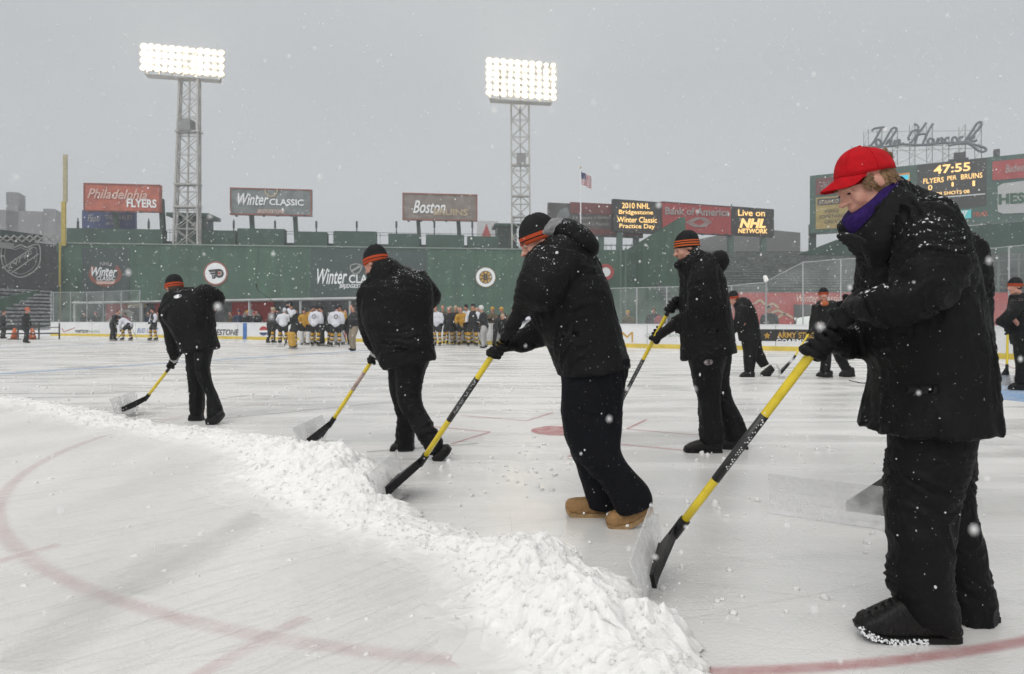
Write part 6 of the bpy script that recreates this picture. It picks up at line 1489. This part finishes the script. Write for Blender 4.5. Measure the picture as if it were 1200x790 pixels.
def figure(label, px, py, rz, top, pants, legs, feet, hat, pose='stand', h=1.0, sleeve=None, group="players and coaches by the far boards", crest=None, pads=None, Y=None, upper=False, skate=True, seed=0):
    """Standing figure facing +X before rz; feet at photo point (px, py)."""
    Y = Y or gY(py); X = (px - 600) / F * Y
    root = empty("person", (X, Y, 0.06 if (skate and not upper) else 0)); root.rotation_euler = (0, 0, R(rz)); root.scale = (h,) * 3; tag(root, label, "person", group)
    rr = random.Random(seed + int(px * 7)); j = lambda s: rr.uniform(-s, s)
    lean = {'stand': 4, 'bent': 48, 'skate': 16, 'fold': 3, 'hand': 5}[pose] + rr.uniform(-3, 9); h *= rr.uniform(.95, 1.04); root.scale = (h,) * 3; root.rotation_euler = (R(rr.uniform(-3, 3)), 0, R(rz + rr.uniform(-25, 25)))
    RM = Matrix.Rotation(R(lean), 3, 'Y'); hip = Vector((-.02 if lean < 30 else -.15, 0, .92 if lean < 30 else .84))
    U = lambda x, y, z: hip + RM @ (Vector((x, y, z)) - Vector((0, 0, .92)))
    arms = {'stand': ((.02, .29, 1.16), (.14, .27, .93)), 'bent': ((.28, .27, 1.2), (.5, .12, 1.1)), 'skate': ((.08, .31, 1.18), (.34, .18, 1.02)), 'fold': ((.06, .29, 1.18), (.26, .06, 1.20)), 'hand': ((.12, .27, 1.22), (.17, .07, 1.58))}[pose]
    arm2 = arms if pose != 'hand' else ((.02, .29, 1.16), (.16, .25, .95))
    sp = .17 + j(.04); st = j(.10) if pose != 'bent' else .12
    def attach(name, mb, m, vox=.03, parent=None, sm=3):
        o = link(name, fuse(mb, vox, sm), m); o.parent = parent or root; return o
    hd = U(.06, 0, 1.66) if lean < 30 else U(.05, 0, 1.62); neck = U(.02, 0, 1.46)
    b = MB(); b.ell(hd, (.098, .078, .115)); b.ell(hd + Vector((.09, 0, -.02)), (.025, .018, .025)); b.ell(hd + Vector((.05, 0, -.085)), (.045, .045, .04)); b.tube([hd + Vector((-.02, 0, -.05)), neck, U(0, 0, 1.2), hip], [.055, .06, .1, .1], 8)
    for sy in (-1, 1):
        A_ = arms if sy > 0 else arm2
        b.tube([U(0, sy * .05, 1.36), U(0, sy * .16, 1.36), U(A_[0][0], sy * A_[0][1], A_[0][2]), U(A_[1][0], sy * A_[1][1], A_[1][2])], [.03, .035, .03, .03], 7)
        if not upper: b.tube([hip, Vector((hip.x, sy * .1, .82)), Vector((.06 + sy * st * .5, sy * sp * .9, .48)), Vector((sy * st, sy * sp, .1))], [.06, .06, .04, .035], 7)
    attach("body", b, M_SKIN, .022, None, 1)
    b = MB(); b.ell(U(0, 0, 1.28), (.155, .225, .22), RM); b.ell(U(.02, 0, 1.05), (.165, .215, .22), RM); b.ell(U(0, 0, .9), (.165, .215, .13), RM); b.tube([U(0, 0, 1.36), U(.01, 0, 1.49)], [.11, .075], 10)
    def arm_mb(b):
        for sy in (-1, 1):
            A_ = arms if sy > 0 else arm2
            b.tube([U(0, sy * .12, 1.38), U(0, sy * .21, 1.36), U(A_[0][0], sy * A_[0][1], A_[0][2]), U(*[A_[0][k] * .15 + A_[1][k] * .85 if k != 1 else sy * (A_[0][1] * .15 + A_[1][1] * .85) for k in range(3)])], [.09, .105, .085, .065], 10)
    if sleeve is None: arm_mb(b)
    attach("jersey" if skate else "jacket", b, top)
    if sleeve is not None: b = MB(); arm_mb(b); attach("sleeve", b, sleeve)
    for sy in (-1, 1):
        A_ = arms if sy > 0 else arm2; c = U(A_[1][0], sy * A_[1][1], A_[1][2]); b = MB(); b.ell(c, (.06, .05, .075) if skate else (.045, .04, .055)); 
        for f_ in range(4): b.ell(c + Vector((.035, -.03 + .02 * f_, -.045)), (.014, .011, .03))
        b.ell(c + Vector((.03, -sy * .05, -.01)), (.022, .014, .02)); attach("glove", b, M_GLOVE, .012 if skate else .01, None, 1)
    if not upper:
        b = MB(); long_ = legs is None
        for sy in (-1, 1):
            kn = Vector((.06 + sy * st * .5, sy * sp * .9, .48)); b.tube([Vector((hip.x, sy * .09, .93)), Vector((hip.x + .01, sy * .11, .78)), kn + Vector((0, 0, .08))], [.13, .135, .105], 10)
            if long_: b.tube([kn + Vector((0, 0, .08)), kn.lerp(Vector((sy * st, sy * sp, .05)), .5), Vector((sy * st, sy * sp, .07))], [.105, .09, .085], 10)
        b.ell(hip + Vector((0, 0, .0)), (.15, .19, .14)); attach("trousers", b, pants)
        for sy in (-1, 1):
            ft = Vector((sy * st, sy * sp, 0)); kn = Vector((.06 + sy * st * .5, sy * sp * .9, .48))
            if not long_: b = MB(); b.tube([kn + Vector((0, 0, .06)), kn.lerp(ft, .5) + Vector((-.02, 0, 0)), ft + Vector((-.01, 0, .09))], [.085, .078, .055], 10); attach("sock", b, legs, .022)
            if pads: b = MB(); b.tube([kn + Vector((.07, 0, .12)), kn.lerp(ft, .5) + Vector((.07, 0, 0)), ft + Vector((.06, 0, .06))], [.13, .12, .13], 10); attach("leg_pad", b, pads, .03)
            b = MB(); b.ell(ft + Vector((.05, 0, .055)), (.14, .048, .05)); b.tube([ft + Vector((-.03, 0, .04)), ft + Vector((-.03, 0, .16))], .055, 8); s_ = attach("skate" if skate else "boot", b, feet, .018)
            if skate: b = MB(); b.box((ft.x + .04, ft.y, -.025), (.14, .006, .035)); o = b.build("blade", M_STEEL); o.parent = s_
    if hat:
        b = MB(); b.ell(hd + Vector((-.012, 0, .045)), (.118, .098, .098)); b.ell(hd + Vector((-.04, 0, .0)), (.09, .094, .08)); attach("helmet" if skate and hat is not M_BEANIE else "cap", b, hat if hat is not M_BEANIE else M_COAT, .02)
    else:
        b = MB(); b.ell(hd + Vector((-.025, 0, .03)), (.095, .085, .1)); attach("hair", b, M_HAIRD, .02)
    if crest: b = MB(); b.rings([[U(-.17 - .0 * k, .085 * kk * math.cos(a), 1.22 + .10 * kk * math.sin(a)) for a in [2 * math.pi * q / 16 for q in range(16)]] for k, kk in ((0, 1.0), (1, .72))], cap=False); o = b.build("number", M_BLACK); o.parent = root
    return root
def stick(label, a, b_, blade_dir, m=M_BLACK, group="hockey sticks"):
    a, b_ = Vector(a), Vector(b_); r = empty("hockey_stick", b_); tag(r, label, "hockey stick", group)
    s = MB(); s.bar(a, b_, .034, .024); s.build("shaft", m, r); k = MB(); d = Vector(blade_dir).normalized()
    k.bar(b_, b_ + d * .17 + Vector((0, 0, -.005)), .07, .016); k.bar(b_ + d * .16, b_ + d * .31 + Vector((0, .03, .012)), .068, .014); k.build("blade", m, r); return r
P = figure
P("player in black practice jersey with white sleeves and gold socks by the beer advert", 180, 399.5, 250, M_JB, M_JB, M_SOCK, M_BLACKBOOT, M_JB, 'stand', 1.0, M_JW)
P("player in white jersey stooping beside a coach in front of the check mark advert", 149, 399.5, 170, M_JW, M_JB, M_SOCK, M_BLACKBOOT, M_JB, 'bent', 1.0)
P("coach in dark tracksuit with fair hair facing the stooping white player", 132, 399.5, 10, M_COAT, M_COAT, None, M_BLACKBOOT, None, 'skate', .96)
P("man in dark suit standing beside the round red and blue advert", 317, 402, 60, M_COAT, M_COAT, None, M_BLACKBOOT, M_TAN, 'hand', .97, skate=False)
P("player in white jersey half hidden behind the tall goalkeeper", 331, 404, 80, M_JW, M_JB, M_SOCK, M_BLACKBOOT, M_JW, 'skate', .98)
P("tall goalkeeper in black with gold leg pads, hand to his face", 345, 409, 200, M_JB, M_JB, M_SOCK, M_BLACKBOOT, M_JB, 'hand', 1.07, M_JW, pads=M_GOLD)
P("goalkeeper in black and gold with white pads behind the white jersey with a number", 358, 404.5, 260, M_JG, M_JB, M_SOCK, M_BLACKBOOT, M_JB, 'skate', .95, pads=M_PADW)
P("player in white jersey with a black number, left of the two seen from behind", 369, 406, 80, M_JW, M_JB, M_SOCK, M_BLACKBOOT, M_JB, 'stand', 1.0, crest=True)
P("player in black between the two white jerseys seen from behind", 378, 404.5, 240, M_JB, M_JB, None, M_BLACKBOOT, M_JB, 'stand', 1.0)
P("player in white jersey with a black number, right of the two seen from behind", 393, 407, 95, M_JW, M_JB, M_SOCK, M_BLACKBOOT, M_JB, 'stand', 1.02, crest=True)
P("person in black half hidden behind the man in khaki trousers", 405, 404, 250, M_COAT, M_COAT, None, M_BLACKBOOT, None, 'fold', .95, skate=False)
P("man in dark jacket and khaki trousers beside the hooded shoveller", 414, 411, 200, M_COAT, M_KHAKI, None, M_BLACKBOOT, None, 'fold', 1.0, skate=False)
P("player in white jersey facing the camera right of the hooded shoveller", 513, 405.5, 265, M_JW, M_JB, M_SOCK, M_BLACKBOOT, None, 'stand', 1.0)
P("person in brown coat behind the front facing white jersey", 519, 402, 260, M_BROWNC, M_COAT, None, M_BLACKBOOT, None, 'fold', 1.03, skate=False)
P("player in black with gold socks just right of the front facing white jersey", 525, 404.5, 270, M_JB, M_JB, M_SOCK, M_BLACKBOOT, None, 'stand', 1.0, pads=None)
P("goalkeeper with white pads left of the gold jersey", 533, 404, 265, M_JB, M_JB, M_SOCK, M_BLACKBOOT, M_TAN, 'stand', .97, pads=M_PADW)
P("player in gold jersey leaning on a stick", 543, 404.5, 265, M_JG, M_JB, M_SOCK, M_BLACKBOOT, None, 'skate', .97)
P("player in black jersey with white sleeves right of the gold jersey", 554, 406, 240, M_JB, M_JB, M_SOCK, M_BLACKBOOT, M_JB, 'stand', 1.03, M_JW)
P("person in red coat behind the gold jersey", 539, 401, 262, M_REDC, M_COAT, None, M_BLACKBOOT, None, 'stand', 1.04, skate=False)
P("person in dark coat with a tan hat behind the black jersey", 547.5, 401, 260, M_COAT, M_COAT, None, M_BLACKBOOT, M_TAN, 'stand', 1.07, skate=False)
P("man in black jacket and light grey trousers with a pale hood", 568, 408, 150, M_COAT, M_LGREY, None, M_BLACKBOOT, M_PADW, 'fold', 1.0, skate=False)
for i, (px, py, m, hat, lab) in enumerate(((560, 402, M_COAT, None, "bareheaded person in dark coat left of the pale hood"), (577, 403, M_BROWNC, M_GOLD, "person in brown coat and gold hat behind the pale hood"), (585, 404.5, M_COAT, M_TAN, "dark coated person bending low in the crowd by the shovel grip"), (592, 403, M_COAT, M_GOLD, "dark coated person in gold hat in the crowd by the shovel grip"),
      (600, 404, M_BROWNC, None, "person in brown coat in the crowd behind the upper glove"), (609, 403.5, M_COAT, None, "bareheaded person in the crowd between the bending man's arms"), (618, 404, M_JW, M_JB, "person in white top seen between the bending man's arms"))):
    P(lab, px, py, 240 + 20 * (i % 3), m, M_COAT, None, M_BLACKBOOT, hat, 'bent' if i == 2 else 'fold', 1.0, skate=False)
P("man in black with an orange hat standing alone by the open gate at far left", 30, 402, 20, M_COAT, M_COAT, None, M_BLACKBOOT, M_ORANGE, 'stand', .98, skate=False, group=None)
P("person in dark coat at the left edge beyond the gate", 3, 397, 40, M_COAT, M_COAT, None, M_BLACKBOOT, None, 'stand', .95, skate=False, group=None)
for px, py, rz, top, legs, pose, hat, pads, lab in ((324, 403.5, 120, M_JB, M_SOCK, 'skate', M_JB, None, "player in black bent over a stick between the suited man and the white jersey"), (351, 403, 250, M_JB, M_SOCK, 'stand', M_JB, None, "player in black behind the tall goalkeeper's raised arm"), (363.5, 404, 300, M_JG, M_SOCK, 'skate', M_JB, None, "player in gold crouching left of the numbered white jersey"),
      (385.5, 405, 70, M_JB, M_SOCK, 'bent', M_JB, None, "player in black bending between the numbered white jerseys"), (399, 404, 250, M_JG, M_SOCK, 'stand', M_JB, M_PADW, "goalkeeper in gold with white pads right of the numbered white jerseys"), (529, 403.5, 280, M_BROWNC, M_SOCK, 'skate', M_TAN, None, "player in brown top with tan hat left of the gold jersey"), (549, 404, 250, M_JW, M_SOCK, 'skate', M_JB, None, "player in white jersey between the gold and black jerseys"), (562, 405, 230, M_JG, M_SOCK, 'skate', M_JG, None, "player all in gold just left of the pale hood")):
    P(lab, px, py, rz, top, M_JB, legs, M_BLACKBOOT, hat, pose, 1.0, pads=pads)
# onlookers seen over the boards
for px, extra, m, hat, lab in ((83, 1.2, M_COAT, None, "onlooker in black behind the left corner glass by the check mark advert"), (91, 1.5, M_NAVYC, None, "onlooker in navy in front of the left red banner"), (97, 1.1, M_COAT, M_REDC, "onlooker with red hat in front of the left red banner"),
      (120, 1.4, M_COAT, None, "bareheaded onlooker behind the coach in dark tracksuit"), (127, 1.2, M_REDC, M_COAT, "onlooker in red behind the coach in dark tracksuit"), (156, 1.2, M_NAVYC, None, "onlooker in navy behind the stooping white player"), (163, 1.3, M_BROWNC, None, "onlooker in tan coat left of the white sleeved player"), (172, 1.5, M_COAT, M_COAT, "hatted onlooker behind the white sleeved player"),
      (252, 1.2, M_BROWNC, None, "onlooker in brown right of the leftmost shoveller's elbow"), (262, 1.0, M_NAVYC, M_NAVYC, "tall onlooker in navy above the tyre advert"), (268, 1.3, M_COAT, M_GOLD, "onlooker with gold scarf and hat above the tyre advert"), (276, 1.4, M_COAT, None, "onlooker in grey coat above the end of the tyre advert"), (283, 1.0, M_COAT, M_REDC, "onlooker in black beside the blue line marker")):
    d = d_of(px); p = bpt(d, 0, -extra); P(lab, 600 + F * p.x / p.y, 0, 240 + (px * 37 % 70), m, M_COAT, None, M_BLACKBOOT, hat, 'fold' if px % 2 else 'stand', .95, Y=p.y, upper=True, skate=False, group="onlookers behind the far boards")
for px, extra, m, hat, lab in ((731, .8, M_BROWNC, M_GOLD, "person in tan coat and gold hat behind the bending man's back"), (757, 1.0, M_COAT, M_BROWNC, "onlooker in dark coat behind the low glass, left of a red bag"), (775, 1.0, M_COAT, None, "onlooker in dark coat nearest the beanie man's raised glove"), (897, 1.2, M_COAT, M_COAT, "onlooker in dark coat behind the snow capped post")):
    d = d_of(px); p = bpt(d, 0, -extra); P(lab, 600 + F * p.x / p.y, 0, 200 + (px * 37 % 120), m, M_COAT, None, M_BLACKBOOT, hat, 'stand', .93 if px != 731 else .86, Y=p.y, upper=True, skate=False, group="onlookers behind the right boards")
b = MB(); p = bpt(d_of(766), 0, -.8); b.ell((p.x, p.y, 1.08), (.2, .16, .26)); tag(link("bag", fuse(b, .03, 2), M_REDC), "red bag standing between the two onlookers behind the low glass", "bag")
# sticks
stick("hockey stick raised over the man in the dark suit", W(322, 354.5, 32.0), W(302, 340, 32.0), (-.3, 0, 1))
stick("hockey stick held low by the gold jersey", W(546, 385, 28.4), W(533, 403.5, 28.4), (-1, 0, 0))
stick("hockey stick lying on the ice beside the numbered white jersey", W(372, 404.5, 27.5) , Vector((W(384, 407, 27).x, 27.2, .04)), (1, 0, 0))
stick("hockey stick held by the stooping white player", W(146, 388, 34.5), Vector((W(136, 399, 34.5).x, 34.5, .04)), (-1, 0, 0))
stick("hockey stick with its black blade out from behind the nearest man", W(1040, 425, 11.6), Vector((W(1016, 454, 11.4).x, 11.4, .05)), (-1, -.1, .12), group=None)
for i, (px, py, dx, lab) in enumerate(((152, 399, 9, "hockey stick in front of the white sleeved player's knees"), (327, 403, 8, "hockey stick reaching past the round red and blue advert"), (340, 407, -7, "wide goal stick held low by the tall goalkeeper"), (361, 404, 6, "hockey stick beside the crouching gold player"), (389, 406, -6, "hockey stick between the numbered white jerseys"), (400, 405, 7, "hockey stick in front of the goalkeeper in gold"), (517, 405, -7, "hockey stick of the white jersey facing the camera"), (527, 404, 6, "hockey stick of the player beside the front facing white jersey"), (556, 405.5, 8, "hockey stick of the black jersey with white sleeves"))):
    Y = gY(py) - .3; a_ = W(px, py - 21, Y); b_ = W(px + dx, py, Y); b_.z = .05; stick(lab, a_, b_, (dx, -.2, 0), M_BLACK if i % 3 else M_PADW)
# cones by the gate
for i, px in enumerate((17, 38)):
    c = W(px, 399.5, 37.5); c.z = 0; r = empty("traffic_cone", c); tag(r, ["orange traffic cone at the left edge by the gate", "orange traffic cone just right of the lone man at the gate"][i], "cone", "traffic cones by the gate")
    b = MB(); b.rings([[Vector((rr_ * math.cos(a), rr_ * math.sin(a), z)) + c for a in [2 * math.pi * k / 12 for k in range(12)]] for rr_, z in ((.2, .03), (.05, .72))]); b.build("cone", mat("cone_orange", (.55, .12, .04), .6), r, True); b = MB(); b.box((c.x, c.y, .02), (.23, .23, .02)); b.build("foot", M_BLACKPL, r)
b = MB(); b.bar(Vector((W(-30, 398, 36).x, 36, .35)), Vector((W(40, 398, 36).x, 38, .35)), .08); b.bar(Vector((W(-30, 398, 36).x, 36, .7)), Vector((W(40, 398, 36).x, 38, .7)), .05)
for k in range(5): q = Vector((W(-30, 398, 36).x, 36, 0)).lerp(Vector((W(40, 398, 36).x, 38, 0)), k / 4); b.bar(q, q + Vector((0, 0, .95)), .06)
tag(b.build("gate_barrier", M_DARK), "dark barrier across the open rink gate at far left", "barrier")

# ---------------------------------------------------------------- falling snow and the snowy air
def flake_mat():
    m, nt, b = new_mat("snowflake"); b.inputs['Base Color'].default_value = (.86, .86, .86, 1); b.inputs['Roughness'].default_value = .9; b.inputs['Specular IOR Level'].default_value = 0
    tr = nt.nodes.new("ShaderNodeBsdfTransparent"); mx = nt.nodes.new("ShaderNodeMixShader"); mx.inputs[0].default_value = .62
    nt.links.new(tr.outputs[0], mx.inputs[1]); nt.links.new(b.outputs[0], mx.inputs[2]); nt.links.new(mx.outputs[0], nt.nodes["Material Output"].inputs['Surface']); return m
def flakes(n=20000):
    u = rng.uniform(0, 1, n); d = .55 + 27 * u ** .62; d[:60] = rng.uniform(.35, .9, 60)
    x = rng.uniform(-.86, .86, n) * d; z = CH + rng.uniform(-.56, .56, n) * d; ok = (z > .05) & (z < 12); d, x, z = d[ok], x[ok], z[ok]; n = len(d)
    r = np.clip(rng.lognormal(-5.6, .42, n), .0014, .0075) * (.75 + d * .085); r = np.where(d < 2.2, np.minimum(r, .0024), r) * np.where(d < 7, .8, 1.0)
    bm_ = bmesh.new(); bmesh.ops.create_icosphere(bm_, subdivisions=1, radius=1); O = np.array([v.co[:] for v in bm_.verts]); Fa = np.array([[v.index for v in f.verts] for f in bm_.faces]); bm_.free()
    sc = r[:, None, None] * rng.uniform(.7, 1.3, (n, 1, 3)) * np.array([1, 1, 1.15])
    V = (O[None] * sc + np.stack([x, d, z], 1)[:, None]).reshape(-1, 3); Fc = (Fa[None] + len(O) * np.arange(n)[:, None, None]).reshape(-1, 3)
    return mesh_np("falling_snow", V, Fc)
fs_ = tag(link("falling_snow", flakes(), flake_mat()), "snowflakes falling across the whole rink", "snow", None, "stuff")
hz = MB(); hz.box((0, 110, 22.5), (130, 125, 23.6)); ho = hz.build("haze", None); tag(ho, "snow haze in the air", "haze", None, "stuff")
hm = bpy.data.materials.new("snow_haze"); hm.use_nodes = True; hn = hm.node_tree; hn.nodes.clear(); hout = hn.nodes.new("ShaderNodeOutputMaterial"); hv = hn.nodes.new("ShaderNodeVolumePrincipled")
hv.inputs['Color'].default_value = (.93, .95, .97, 1); hv.inputs['Density'].default_value = .0014; hv.inputs['Anisotropy'].default_value = .65
hn.links.new(hv.outputs[0], hout.inputs['Volume']); ho.data.materials.append(hm)
